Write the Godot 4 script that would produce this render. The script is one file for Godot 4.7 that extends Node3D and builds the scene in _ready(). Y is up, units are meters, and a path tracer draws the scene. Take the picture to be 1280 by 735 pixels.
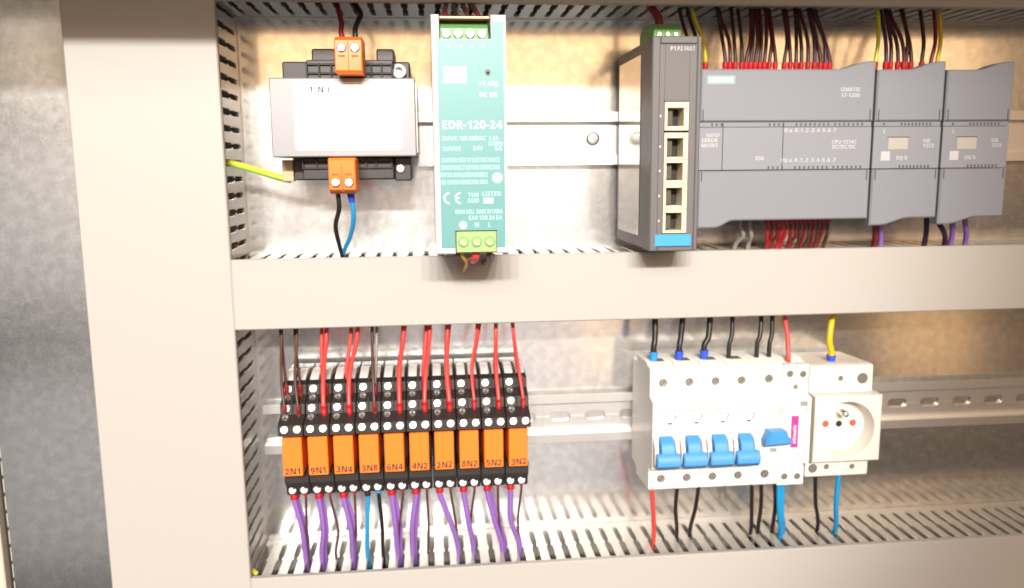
extends Node3D
# A control cabinet, close up. Lengths are written in millimetres and become metres when a mesh is made:
# x to the right along the plate, y up, z out of the plate. The mounting plate's face is z = 0.

const MM := 0.001


class Shape:
	var v := PackedVector3Array()
	var n := PackedVector3Array()
	var idx := PackedInt32Array()

	func tri(a: Vector3, b: Vector3, c: Vector3, na: Vector3, nb: Vector3, nc: Vector3) -> void:
		var k := v.size()
		v.append_array(PackedVector3Array([a, b, c]))
		n.append_array(PackedVector3Array([na, nb, nc]))
		if (b - a).cross(c - a).dot(na + nb + nc) > 0.0:
			idx.append_array(PackedInt32Array([k, k + 2, k + 1]))
		else:
			idx.append_array(PackedInt32Array([k, k + 1, k + 2]))

	func quad(a: Vector3, b: Vector3, c: Vector3, d: Vector3, m: Vector3) -> void:
		tri(a, b, c, m, m, m)
		tri(a, c, d, m, m, m)

	func quad4(a: Vector3, b: Vector3, c: Vector3, d: Vector3, na: Vector3, nb: Vector3, nc: Vector3, nd: Vector3) -> void:
		tri(a, b, c, na, nb, nc)
		tri(a, c, d, na, nc, nd)

	# a box between two corners, its edges cut back by ch
	func box(lo: Vector3, hi: Vector3, ch := 0.3) -> Shape:
		var c := (lo + hi) / 2.0
		var h := (hi - lo).abs() / 2.0
		ch = minf(ch, minf(h.x, minf(h.y, h.z)) * 0.9)
		var e := h - Vector3(ch, ch, ch)
		for ax in 3:
			var b := (ax + 1) % 3
			var d := (ax + 2) % 3
			for s in [-1.0, 1.0]:
				var m := Vector3.ZERO
				m[ax] = s
				var q: Array[Vector3] = []
				for k in [[-1, -1], [1, -1], [1, 1], [-1, 1]]:
					var p := Vector3.ZERO
					p[ax] = s * h[ax]
					p[b] = k[0] * e[b]
					p[d] = k[1] * e[d]
					q.append(c + p)
				quad(q[0], q[1], q[2], q[3], m)
			if ch > 0.0:
				for s in [-1.0, 1.0]:
					for t in [-1.0, 1.0]:
						var q: Array[Vector3] = []
						for k in [-1.0, 1.0]:
							var p1 := Vector3.ZERO
							p1[ax] = k * e[ax]
							p1[b] = s * h[b]
							p1[d] = t * e[d]
							var p2 := p1
							p2[b] = s * e[b]
							p2[d] = t * h[d]
							if k < 0:
								q.append(c + p1)
								q.append(c + p2)
							else:
								q.append(c + p2)
								q.append(c + p1)
						var m := Vector3.ZERO
						m[b] = s
						m[d] = t
						quad(q[0], q[1], q[2], q[3], m.normalized())
		if ch > 0.0:
			for sx in [-1.0, 1.0]:
				for sy in [-1.0, 1.0]:
					for sz in [-1.0, 1.0]:
						var s := Vector3(sx, sy, sz)
						var m := s.normalized()
						tri(c + s * Vector3(h.x, e.y, e.z), c + s * Vector3(e.x, h.y, e.z), c + s * Vector3(e.x, e.y, h.z), m, m, m)
		return self

	static func inset(poly: PackedVector2Array, d: float) -> PackedVector2Array:
		var out := PackedVector2Array()
		var k := poly.size()
		var area := 0.0
		for i in k:
			area += poly[i].cross(poly[(i + 1) % k])
		var w := 1.0 if area > 0.0 else -1.0
		for i in k:
			var a := (poly[i] - poly[(i + k - 1) % k]).normalized()
			var b := (poly[(i + 1) % k] - poly[i]).normalized()
			var na := Vector2(-a.y, a.x) * w
			var nb := Vector2(-b.y, b.x) * w
			var m := (na + nb).normalized()
			out.append(poly[i] + m * d / maxf(m.dot(na), 0.45))
		return out

	# a polygon in the (u, v) axes of xf, pushed along its third axis from w0 to w1; ch0 and ch1 cut the two rims back
	func prism(poly: PackedVector2Array, w0: float, w1: float, xf: Transform3D, ch0 := 0.0, ch1 := 0.3) -> Shape:
		var k := poly.size()
		var area := 0.0
		for i in k:
			area += poly[i].cross(poly[(i + 1) % k])
		var w := -1.0 if area > 0.0 else 1.0
		var rings: Array = []
		if ch0 > 0.0:
			rings.append([inset(poly, ch0), w0])
			rings.append([poly, w0 + ch0])
		else:
			rings.append([poly, w0])
		if ch1 > 0.0:
			rings.append([poly, w1 - ch1])
			rings.append([inset(poly, ch1), w1])
		else:
			rings.append([poly, w1])
		var en: Array[Vector2] = []
		for i in k:
			var a := (poly[(i + 1) % k] - poly[i]).normalized()
			en.append(Vector2(-a.y, a.x) * w)
		for r in rings.size() - 1:
			var p0: PackedVector2Array = rings[r][0]
			var p1: PackedVector2Array = rings[r + 1][0]
			var z0: float = rings[r][1]
			var z1: float = rings[r + 1][1]
			var tilt := 0.0
			if ch0 > 0.0 and r == 0:
				tilt = -1.0
			elif ch1 > 0.0 and r == rings.size() - 2:
				tilt = 1.0
			for i in k:
				var j := (i + 1) % k
				var ni := en[i]
				var nj := en[i]
				if en[(i + k - 1) % k].dot(en[i]) > 0.75:
					ni = (en[(i + k - 1) % k] + en[i]).normalized()
				if en[j].dot(en[i]) > 0.75:
					nj = (en[j] + en[i]).normalized()
				var ma := (xf.basis * Vector3(ni.x, ni.y, tilt)).normalized()
				var mb := (xf.basis * Vector3(nj.x, nj.y, tilt)).normalized()
				quad4(xf * Vector3(p0[i].x, p0[i].y, z0), xf * Vector3(p0[j].x, p0[j].y, z0), xf * Vector3(p1[j].x, p1[j].y, z1), xf * Vector3(p1[i].x, p1[i].y, z1), ma, mb, mb, ma)
		for end in [0, 1]:
			var p: PackedVector2Array = rings[0][0] if end == 0 else rings[-1][0]
			var z: float = rings[0][1] if end == 0 else rings[-1][1]
			var m := (xf.basis * Vector3(0, 0, -1.0 if end == 0 else 1.0)).normalized()
			var t := Geometry2D.triangulate_polygon(p)
			for i in range(0, t.size(), 3):
				tri(xf * Vector3(p[t[i]].x, p[t[i]].y, z), xf * Vector3(p[t[i + 1]].x, p[t[i + 1]].y, z), xf * Vector3(p[t[i + 2]].x, p[t[i + 2]].y, z), m, m, m)
		return self

	# outline in x and y, pushed along z
	func prism_z(poly: PackedVector2Array, z0: float, z1: float, ch := 0.3) -> Shape:
		return prism(poly, z0, z1, Transform3D(), 0.0, ch)

	# outline given as (z, y), pushed along x
	func prism_x(poly: PackedVector2Array, x0: float, x1: float, ch := 0.3) -> Shape:
		return prism(poly, x0, x1, Transform3D(Basis(Vector3(0, 0, 1), Vector3(0, 1, 0), Vector3(1, 0, 0)), Vector3.ZERO), ch, ch)

	# a block with a round hole through it, its outer front edges cut back by ch
	func plate_with_hole(lo: Vector2, hi: Vector2, c: Vector2, r: float, z0: float, z1: float, ch: float) -> Shape:
		var ang: Array[float] = []
		for i in 48:
			ang.append(TAU * i / 48.0)
		for q in [lo, hi, Vector2(lo.x, hi.y), Vector2(hi.x, lo.y)]:
			ang.append(fposmod((q - c).angle(), TAU))
		ang.sort()
		var ray := func(a: float, e: float) -> Vector2:
			var d := Vector2(cos(a), sin(a))
			var tx := ((hi.x - e if d.x > 0 else lo.x + e) - c.x) / d.x if absf(d.x) > 1e-6 else 1e9
			var ty := ((hi.y - e if d.y > 0 else lo.y + e) - c.y) / d.y if absf(d.y) > 1e-6 else 1e9
			return c + d * minf(tx, ty)
		for i in ang.size():
			var a := ang[i]
			var b := ang[(i + 1) % ang.size()] + (TAU if i == ang.size() - 1 else 0.0)
			if b - a < 1e-5:
				continue
			var o0: Vector2 = ray.call(a, 0.0)
			var o1: Vector2 = ray.call(b, 0.0)
			var i0: Vector2 = ray.call(a, ch)
			var i1: Vector2 = ray.call(b, ch)
			var h0 := c + Vector2(cos(a), sin(a)) * r
			var h1 := c + Vector2(cos(b), sin(b)) * r
			var f := Vector3(0, 0, 1)
			quad(Vector3(h0.x, h0.y, z1), Vector3(h1.x, h1.y, z1), Vector3(i1.x, i1.y, z1), Vector3(i0.x, i0.y, z1), f)
			var m2: Vector2 = ray.call((a + b) / 2.0, 0.0)
			var side := Vector3(signf(m2.x - c.x), 0, 0) if absf(absf(m2.x - (hi.x + lo.x) / 2.0) - (hi.x - lo.x) / 2.0) < 0.01 else Vector3(0, signf(m2.y - c.y), 0)
			quad(Vector3(i0.x, i0.y, z1), Vector3(i1.x, i1.y, z1), Vector3(o1.x, o1.y, z1 - ch), Vector3(o0.x, o0.y, z1 - ch), (side + f).normalized())
			quad(Vector3(o0.x, o0.y, z1 - ch), Vector3(o1.x, o1.y, z1 - ch), Vector3(o1.x, o1.y, z0), Vector3(o0.x, o0.y, z0), side)
			var n0 := Vector3(-cos(a), -sin(a), 0)
			var n1 := Vector3(-cos(b), -sin(b), 0)
			quad4(Vector3(h0.x, h0.y, z1), Vector3(h1.x, h1.y, z1), Vector3(h1.x, h1.y, z0), Vector3(h0.x, h0.y, z0), n0, n1, n1, n0)
		return self

	# profile of (radius, height) spun about the y axis of xf
	func lathe(prof: Array, xf: Transform3D, seg := 16) -> Shape:
		for i in prof.size() - 1:
			var a: Vector2 = prof[i]
			var b: Vector2 = prof[i + 1]
			var d := (b - a).normalized()
			var m := Vector2(d.y, -d.x)
			for s in seg:
				var t0 := TAU * s / seg
				var t1 := TAU * (s + 1) / seg
				var u0 := Vector3(cos(t0), 0, sin(t0))
				var u1 := Vector3(cos(t1), 0, sin(t1))
				var n0 := (xf.basis * (u0 * m.x + Vector3(0, m.y, 0))).normalized()
				var n1 := (xf.basis * (u1 * m.x + Vector3(0, m.y, 0))).normalized()
				var up := Vector3.UP
				if a.x > 0.0001:
					tri(xf * (u0 * a.x + up * a.y), xf * (u1 * a.x + up * a.y), xf * (u1 * b.x + up * b.y), n0, n1, n1)
				if b.x > 0.0001:
					tri(xf * (u0 * a.x + up * a.y), xf * (u1 * b.x + up * b.y), xf * (u0 * b.x + up * b.y), n0, n1, n0)
		return self

	static func towards(p: Vector3, d: Vector3) -> Transform3D:
		d = d.normalized()
		var s := Vector3.RIGHT if absf(d.x) < 0.8 else Vector3.BACK
		var a := s.cross(d).normalized()
		return Transform3D(Basis(d.cross(a).normalized(), d, a), p)

	func cyl(p0: Vector3, p1: Vector3, r0: float, r1: float, seg := 12) -> Shape:
		return lathe([Vector2(0, 0), Vector2(r0, 0), Vector2(r1, p0.distance_to(p1)), Vector2(0, p0.distance_to(p1))], towards(p0, p1 - p0), seg)

	# a round bar along a smooth curve through the points
	func tube(pts: Array, r: float, seg := 10, steps := 7) -> Shape:
		var path: Array[Vector3] = []
		for i in pts.size() - 1:
			var p0: Vector3 = pts[maxi(i - 1, 0)]
			var p1: Vector3 = pts[i]
			var p2: Vector3 = pts[i + 1]
			var p3: Vector3 = pts[mini(i + 2, pts.size() - 1)]
			for s in steps:
				var t := float(s) / steps
				path.append(0.5 * ((2.0 * p1) + (p2 - p0) * t + (2.0 * p0 - 5.0 * p1 + 4.0 * p2 - p3) * t * t + (3.0 * p1 - p0 - 3.0 * p2 + p3) * t * t * t))
		path.append(pts[-1])
		var rings: Array = []
		var side := Vector3.ZERO
		for i in path.size():
			var d := (path[mini(i + 1, path.size() - 1)] - path[maxi(i - 1, 0)]).normalized()
			if side == Vector3.ZERO:
				side = (Vector3.RIGHT if absf(d.x) < 0.8 else Vector3.UP)
			side = (side - d * side.dot(d)).normalized()
			var up := d.cross(side)
			var ring: Array[Vector3] = []
			for s in seg:
				ring.append(side * cos(TAU * s / seg) + up * sin(TAU * s / seg))
			rings.append(ring)
		for i in path.size() - 1:
			for s in seg:
				var t := (s + 1) % seg
				quad4(path[i] + rings[i][s] * r, path[i] + rings[i][t] * r, path[i + 1] + rings[i + 1][t] * r, path[i + 1] + rings[i + 1][s] * r, rings[i][s], rings[i][t], rings[i + 1][t], rings[i + 1][s])
		for e in [0, path.size() - 1]:
			var d := (path[0] - path[1]).normalized() if e == 0 else (path[-1] - path[-2]).normalized()
			for s in seg:
				tri(path[e], path[e] + rings[e][s] * r, path[e] + rings[e][(s + 1) % seg] * r, d, d, d)
		return self

	func mesh(shift := Vector3.ZERO) -> ArrayMesh:
		var arrays := []
		arrays.resize(Mesh.ARRAY_MAX)
		var w := PackedVector3Array()
		w.resize(v.size())
		for i in v.size():
			w[i] = (v[i] - shift) * 0.001
		arrays[Mesh.ARRAY_VERTEX] = w
		arrays[Mesh.ARRAY_NORMAL] = n
		arrays[Mesh.ARRAY_INDEX] = idx
		var m := ArrayMesh.new()
		m.add_surface_from_arrays(Mesh.PRIMITIVE_TRIANGLES, arrays)
		return m


var M := {}
var used := {}
var origin := {}
var font := SystemFont.new()
var bends := RandomNumberGenerator.new()
const ORD := ["first", "second", "third", "fourth", "fifth", "sixth", "seventh", "eighth", "ninth", "tenth", "eleventh", "twelfth", "thirteenth", "fourteenth", "fifteenth", "sixteenth", "seventeenth", "eighteenth", "nineteenth", "twentieth", "twenty-first", "twenty-second"]


# ---------------------------------------------------------------- names, things and parts
func numbered(called: String) -> String:
	var k: int = used.get(called, 0)
	used[called] = k + 1
	return called if k == 0 else "%s_%03d" % [called, k]


func tag(o: Node, label: String, category: String, group := "") -> void:
	o.set_meta("label", label)
	o.set_meta("category", category)
	if group != "":
		o.set_meta("group", group)


func thing(called: String, label: String, category: String, base: Vector3, group := "") -> Node3D:
	var o := Node3D.new()
	o.name = numbered(called)
	add_child(o)
	o.position = base * MM
	origin[o] = base
	tag(o, label, category, group)
	return o


# a mesh of its own under a thing or a part; its shape is given in the cabinet's millimetres
func part(root: Node3D, called: String, s: Shape, m: Material) -> MeshInstance3D:
	var o := MeshInstance3D.new()
	o.name = called
	var base: Vector3 = origin.get(root, Vector3.ZERO)
	o.mesh = s.mesh(base)
	o.material_override = m
	root.add_child(o, true)
	origin[o] = base
	return o


# one of many alike pieces that share a mesh
func piece(root: Node3D, called: String, mesh: Mesh, m: Material, at: Vector3, turn := Basis()) -> MeshInstance3D:
	var o := MeshInstance3D.new()
	o.name = called
	o.mesh = mesh
	o.material_override = m
	o.transform = Transform3D(turn, (at - origin.get(root, Vector3.ZERO)) * MM)
	root.add_child(o, true)
	return o


func structure(called: String, s: Shape, m: Material) -> MeshInstance3D:
	var o := MeshInstance3D.new()
	o.name = numbered(called)
	o.mesh = s.mesh()
	o.material_override = m
	o.set_meta("kind", "structure")
	add_child(o)
	return o


# printed lettering: cap height in mm, centred on its place
func print_on(root: Node3D, text: String, at: Vector3, cap: float, m: Material, turn := Basis(), deep := 0.06, called := "lettering", wide := 1.0) -> MeshInstance3D:
	var t := TextMesh.new()
	t.font = font
	t.font_size = 32
	t.text = text
	t.pixel_size = cap * MM / (0.72 * 32.0)
	t.depth = deep * MM
	t.curve_step = 3.0
	if wide > 3.0:  # a width in mm to keep within
		wide = minf(1.0, wide * MM / t.get_aabb().size.x)
	return piece(root, called, t, m, at, turn.scaled_local(Vector3(wide, 1, 1)))


# ---------------------------------------------------------------- materials
func noise(freq: float, seed_: int, kind := FastNoiseLite.TYPE_SIMPLEX_SMOOTH, octaves := 4) -> FastNoiseLite:
	var f := FastNoiseLite.new()
	f.seed = seed_
	f.noise_type = kind
	f.frequency = freq
	f.fractal_octaves = octaves
	if kind == FastNoiseLite.TYPE_CELLULAR:
		f.fractal_type = FastNoiseLite.FRACTAL_NONE
		f.cellular_return_type = FastNoiseLite.RETURN_CELL_VALUE
	return f


func tex(f: FastNoiseLite, size := 512, lo := Color.BLACK, hi := Color.WHITE, bump := 0.0, from := 0.0, to := 1.0) -> NoiseTexture2D:
	var t := NoiseTexture2D.new()
	t.width = size
	t.height = size
	t.seamless = true
	t.noise = f
	if bump > 0.0:
		t.as_normal_map = true
		t.bump_strength = bump
	else:
		var g := Gradient.new()
		g.set_color(0, lo)
		g.set_color(1, hi)
		g.set_offset(0, from)
		g.set_offset(1, to)
		t.color_ramp = g
	return t


func grey(x: float) -> Color:
	return Color(x, x, x)


func plain(r: float, g: float, b: float, rough: float, metal := 0.0, spec := 0.5) -> StandardMaterial3D:
	var m := StandardMaterial3D.new()
	m.albedo_color = Color(r, g, b).linear_to_srgb()
	m.roughness = rough
	m.metallic = metal
	m.metallic_specular = spec
	return m


func grained(m: StandardMaterial3D, scale: float, depth: float) -> StandardMaterial3D:
	m.normal_enabled = true
	m.normal_texture = M.grain
	m.normal_scale = depth
	m.uv1_triplanar = true
	m.uv1_world_triplanar = true
	m.uv1_scale = Vector3(scale, scale, scale)
	return m


func make_materials() -> void:
	font.font_names = PackedStringArray(["Droid Sans"])
	font.font_weight = 700
	M.grain = tex(noise(0.09, 3), 512, Color.BLACK, Color.WHITE, 3.0)
	# galvanised sheet: patches of zinc crystals, fine and coarse, that change how it shines
	var zinc := plain(1, 1, 1, 1.0, 1.0)
	zinc.albedo_texture = tex(noise(0.02, 11, FastNoiseLite.TYPE_SIMPLEX_SMOOTH, 5), 1024, Color(0.90, 0.897, 0.893), Color(0.96, 0.957, 0.953), 0.0, 0.3, 0.8)
	zinc.roughness_texture = tex(noise(0.45, 12, FastNoiseLite.TYPE_SIMPLEX, 2), 2048, grey(0.09), grey(0.44), 0.0, 0.42, 0.66)
	zinc.roughness_texture_channel = BaseMaterial3D.TEXTURE_CHANNEL_RED
	zinc.normal_enabled = true
	zinc.normal_texture = tex(noise(0.014, 13, FastNoiseLite.TYPE_SIMPLEX_SMOOTH, 5), 1024, Color.BLACK, Color.WHITE, 2.0)
	zinc.normal_scale = 0.008
	zinc.uv1_triplanar = true
	zinc.uv1_world_triplanar = true
	zinc.uv1_scale = Vector3(5, 5, 5)
	M.zinc = zinc
	M.rail = plain(0.80, 0.79, 0.775, 0.42, 1.0)
	M.nickel = plain(0.78, 0.77, 0.74, 0.30, 1.0)
	M.steel = plain(0.62, 0.61, 0.59, 0.34, 1.0)
	M.duct = grained(plain(0.45, 0.43, 0.395, 0.27, 0.0, 0.62), 30, 0.02)
	M.cover = grained(plain(0.470, 0.446, 0.418, 0.5), 30, 0.03)
	M.cream = grained(plain(0.62, 0.58, 0.48, 0.5), 20, 0.05)
	M.dark_gap = plain(0.02, 0.018, 0.016, 0.7)
	M.black = grained(plain(0.034, 0.029, 0.028, 0.38), 60, 0.10)
	M.black_soft = grained(plain(0.03, 0.028, 0.028, 0.55), 60, 0.10)
	M.core = plain(0.29, 0.29, 0.305, 0.45, 0.3)
	M.white_label = plain(0.82, 0.82, 0.80, 0.5)
	M.ink = plain(0.03, 0.03, 0.035, 0.6)
	M.ink_grey = plain(0.30, 0.30, 0.30, 0.6)
	M.orange = grained(plain(0.96, 0.218, 0.022, 0.42), 60, 0.05)
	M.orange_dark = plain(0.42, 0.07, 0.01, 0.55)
	M.psu_case = grained(plain(0.70, 0.71, 0.69, 0.4, 0.0), 40, 0.05)
	M.teal = grained(plain(0.10, 0.31, 0.315, 0.42, 0.0, 0.62), 40, 0.03)
	M.teal_print = plain(0.42, 0.74, 0.72, 0.5)
	M.teal_print_white = plain(0.74, 0.88, 0.86, 0.5)
	M.green = grained(plain(0.16, 0.40, 0.13, 0.45), 60, 0.05)
	M.green_pale = grained(plain(0.34, 0.48, 0.20, 0.45), 60, 0.05)
	M.edge_reflection = plain(0.62, 0.30, 0.17, 0.4, 0.6)  # orange-brown reflection painted onto the case edge of the power supply
	M.switch_grey = grained(plain(0.138, 0.130, 0.132, 0.5), 60, 0.08)
	M.switch_side = plain(0.42, 0.40, 0.38, 0.14, 1.0)
	M.port_frame = plain(0.74, 0.65, 0.46, 0.45)
	M.port_dark = plain(0.015, 0.013, 0.012, 0.6)
	M.port_inner = plain(0.075, 0.06, 0.045, 0.5)
	M.blue_label = plain(0.05, 0.36, 0.72, 0.45)
	M.plc = grained(plain(0.228, 0.238, 0.272, 0.5), 50, 0.10)
	M.plc_light = grained(plain(0.245, 0.256, 0.29, 0.5), 50, 0.10)
	M.plc_tick = plain(0.06, 0.06, 0.065, 0.6)
	M.plc_print = plain(0.50, 0.50, 0.51, 0.6)
	M.plc_teal = plain(0.30, 0.42, 0.41, 0.5)
	M.led_window = plain(0.42, 0.40, 0.35, 0.4)
	M.breaker = grained(plain(0.80, 0.79, 0.75, 0.4), 50, 0.05)
	M.outlet = grained(plain(0.76, 0.73, 0.67, 0.36), 50, 0.04)
	M.blue = grained(plain(0.065, 0.30, 0.70, 0.36), 60, 0.05)
	M.blue_deep = plain(0.025, 0.085, 0.62, 0.42)
	M.pink = plain(0.75, 0.04, 0.28, 0.45)
	M.red_shutter = plain(0.75, 0.10, 0.075, 0.4)
	M.hole = plain(0.16, 0.145, 0.13, 0.6)
	M.highlight_white = plain(0.80, 0.79, 0.77, 0.25)  # painted highlight on the black relay sockets
	# wires: soft PVC
	M.w_w2red = plain(0.42, 0.02, 0.02, 0.42)  # red darkened to stand for the shade under the controller
	M.lug = plain(0.60, 0.44, 0.26, 0.45)
	M.w_oxblood = plain(0.085, 0.010, 0.013, 0.45)  # dark red with the shade below the roof put into the colour
	M.w_umber = plain(0.045, 0.018, 0.015, 0.45)  # brown deepened for the same roof shade
	M.w_red = plain(0.74, 0.06, 0.055, 0.36)
	M.w_darkred = plain(0.20, 0.018, 0.018, 0.45)
	M.w_brown = plain(0.10, 0.04, 0.03, 0.45)
	M.w_black = plain(0.018, 0.016, 0.016, 0.42)
	M.w_purple = plain(0.29, 0.14, 0.50, 0.42)
	M.w_cyan = plain(0.015, 0.31, 0.66, 0.40)
	M.w_yellow = plain(0.72, 0.50, 0.012, 0.40)
	M.w_lime = plain(0.66, 0.66, 0.03, 0.40)
	M.stripe_green = plain(0.24, 0.50, 0.03, 0.40)
	M.w_violetblack = plain(0.045, 0.022, 0.05, 0.45)
	M.w_grey = plain(0.30, 0.28, 0.26, 0.45)
	M.f_red = plain(0.47, 0.015, 0.02, 0.38)
	M.f_black = plain(0.02, 0.02, 0.022, 0.4)
	M.f_azure = plain(0.03, 0.27, 0.80, 0.38)


# ---------------------------------------------------------------- wires
# points in mm; the ferrule, if there is one, sits on the first end
func wire(colour: String, label: String, pts: Array, r := 1.2, ferrule := "", flen := 7.0, group := "") -> Node3D:
	var t := thing("wire", label, "wire", pts[0], group)
	var d: Vector3 = (Vector3(pts[1]) - Vector3(pts[0])).normalized()
	pts = pts.duplicate()
	for i in range(2, pts.size() - 1):
		pts[i] += Vector3(bends.randf_range(-0.45, 0.45), bends.randf_range(-0.8, 0.8), bends.randf_range(-0.6, 0.6))
	part(t, "insulation", Shape.new().tube(pts, r, 10, 8), M["w_" + colour])
	if ferrule != "":
		var fr := r * 1.45
		var xf := Shape.towards(Vector3(pts[0]) - d * 2.0, d)
		part(t, "ferrule", Shape.new().lathe([Vector2(0, -2.5), Vector2(r * 0.6, -2.5), Vector2(r * 0.6, 0), Vector2(fr * 0.85, 0), Vector2(fr * 0.9, flen * 0.5), Vector2(fr, flen * 0.72), Vector2(fr, flen), Vector2(r * 0.98, flen + 0.1)], xf, 12), M["f_" + ferrule])
	return t


# ---------------------------------------------------------------- wire ducts
const DZ := 59.0


func finger_mesh() -> ArrayMesh:
	# one tooth of a slotted duct wall: rises along +y from 8 to 56, 1.7 thick, with the notches at which it snaps off
	var p := PackedVector2Array([
		Vector2(-3.7, 8), Vector2(-3.7, 10), Vector2(-3.4, 12), Vector2(-3.4, 27), Vector2(-4.05, 29), Vector2(-4.05, 31.5), Vector2(-3.1, 33.5), Vector2(-3.1, 51), Vector2(-3.7, 53), Vector2(-3.5, 56.5),
		Vector2(3.5, 56.5), Vector2(3.7, 53), Vector2(3.1, 51), Vector2(3.1, 33.5), Vector2(4.05, 31.5), Vector2(4.05, 29), Vector2(3.4, 27), Vector2(3.4, 12), Vector2(3.7, 10), Vector2(3.7, 8)])
	return Shape.new().prism(p, 0.0, 1.7, Transform3D(), 0.25, 0.25).mesh()


# a duct that lies along x (along = true) or y, between a and b, its section from c0 to c1 across
func duct(label: String, along: bool, a: float, b: float, c0: float, c1: float, first: float) -> Node3D:
	var base := Vector3(a, c0, 0) if along else Vector3(c0, a, 0)
	var t := thing("wire_duct", label, "cable duct", base, "slotted wire ducts on the mounting plate")
	var put := func(u0: float, u1: float, w0: float, w1: float, z0: float, z1: float, ch: float) -> Shape:
		if along:
			return Shape.new().box(Vector3(u0, w0, z0), Vector3(u1, w1, z1), ch)
		return Shape.new().box(Vector3(w0, u0, z0), Vector3(w1, u1, z1), ch)
	part(t, "duct_base", put.call(a, b, c0 + 0.2, c1 - 0.2, 0.3, 2.0, 0.2), M.duct)
	for s in [0, 1]:
		var e0: float = c0 + 0.4 if s == 0 else c1 - 2.1
		part(t, "duct_side", put.call(a, b, e0, e0 + 1.7, 2.0, 8.1, 0.0), M.duct)
		var l0: float = c0 - 0.9 if s == 0 else c1 - 0.4
		part(t, "cover_lip", put.call(a + 0.3, b, l0 + (0.9 if s == 0 else 0.4) - 0.9 , l0 + 1.3, 54.5, 58.2, 0.3), M.cover)
	part(t, "cover", put.call(a + 0.3, b, c0 - 0.9, c1 + 0.9, DZ - 1.6, DZ, 0.7), M.cover)
	var f := finger_mesh()
	var k := 0
	var u := first
	while u < b - 4.0:
		for s in [0, 1]:
			var e: float = c0 + 0.4 if s == 0 else c1 - 0.4
			var side := -1.0 if s == 0 else 1.0
			# the tooth's own axes: x along the duct, y out of the plate, z to the outside
			var turn: Basis
			var at: Vector3
			if along:
				turn = Basis(Vector3(side, 0, 0) * -1.0, Vector3(0, 0, 1), Vector3(0, side, 0))
				at = Vector3(u, e - side * 1.7, 0)
			else:
				turn = Basis(Vector3(0, side, 0), Vector3(0, 0, 1), Vector3(side, 0, 0))
				at = Vector3(e - side * 1.7, u, 0)
			piece(t, "duct_finger", f, M.duct, at, turn)
		u += 10.15
		k += 1
	return t


# ---------------------------------------------------------------- rails
func rail(label: String, x0: float, x1: float, y: float, slots: float) -> Node3D:
	var t := thing("mounting_rail", label, "rail", Vector3(x0, y, 0), "steel mounting rails")
	for s in [-1.0, 1.0]:
		# lip, riser and the little curl at the lip's rim
		var lip := PackedVector2Array([Vector2(1.0, y + s * 12.0), Vector2(6.7, y + s * 12.5), Vector2(6.9, y + s * 17.3), Vector2(7.9, y + s * 17.5), Vector2(7.9, y + s * 11.2), Vector2(1.0, y + s * 10.9)])
		part(t, "rail_lip", Shape.new().prism_x(lip, x0, x1, 0.1), M.rail)
	if slots == 0.0:
		part(t, "rail_web", Shape.new().box(Vector3(x0, y - 11.6, 0.4), Vector3(x1, y + 11.6, 1.5), 0.1), M.rail)
		return t
	# the web is cut by oblong holes: one piece of web per hole, above it and below it
	var half := 12.7
	for s in [-1.0, 1.0]:
		var p := PackedVector2Array([Vector2(-half, 0), Vector2(-7.4, 0)])
		for i in 6:
			var an := PI - PI / 2.0 * (i + 1) / 6.0
			p.append(Vector2(-4.1 + 3.3 * cos(an), s * 3.3 * sin(an)))
		for i in 6:
			var an := PI / 2.0 - PI / 2.0 * i / 6.0
			p.append(Vector2(4.1 + 3.3 * cos(an), s * 3.3 * sin(an)))
		p.append_array(PackedVector2Array([Vector2(7.4, 0), Vector2(half, 0), Vector2(half, s * 11.6), Vector2(-half, s * 11.6)]))
		var mesh := Shape.new().prism_z(p, 0.5, 1.9, 0.15).mesh()
		var x := slots
		while x < x1:
			if x > x0:
				piece(t, "rail_web", mesh, M.rail, Vector3(x, y, 0))
			x += half * 2.0
	return t


func screw_shape(p: Vector3, d: Vector3, r: float, slot_turn := 0.6, cross := false) -> Shape:
	# a cheese-head screw: a domed head with a driver slot standing as two halves
	var s := Shape.new()
	var xf := Shape.towards(p, d)
	xf.basis = xf.basis * Basis(Vector3.UP, slot_turn)
	s.lathe([Vector2(0, 0.0), Vector2(r, 0.0), Vector2(r, 0.35), Vector2(r * 0.9, 0.5), Vector2(0, 0.5)], xf, 16)
	for k in [-1.0, 1.0]:
		var p2 := PackedVector2Array()
		for i in 9:
			var an := lerpf(0.22, PI - 0.22, i / 8.0)
			p2.append(Vector2(cos(an) * r * 0.92, k * sin(an) * r * 0.92))
		s.prism(p2, 0.4, 0.95, Transform3D(xf.basis * Basis(Vector3(1, 0, 0), Vector3(0, 0, 1), Vector3(0, 1, 0)), xf.origin), 0.0, 0.25)
	return s


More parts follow.
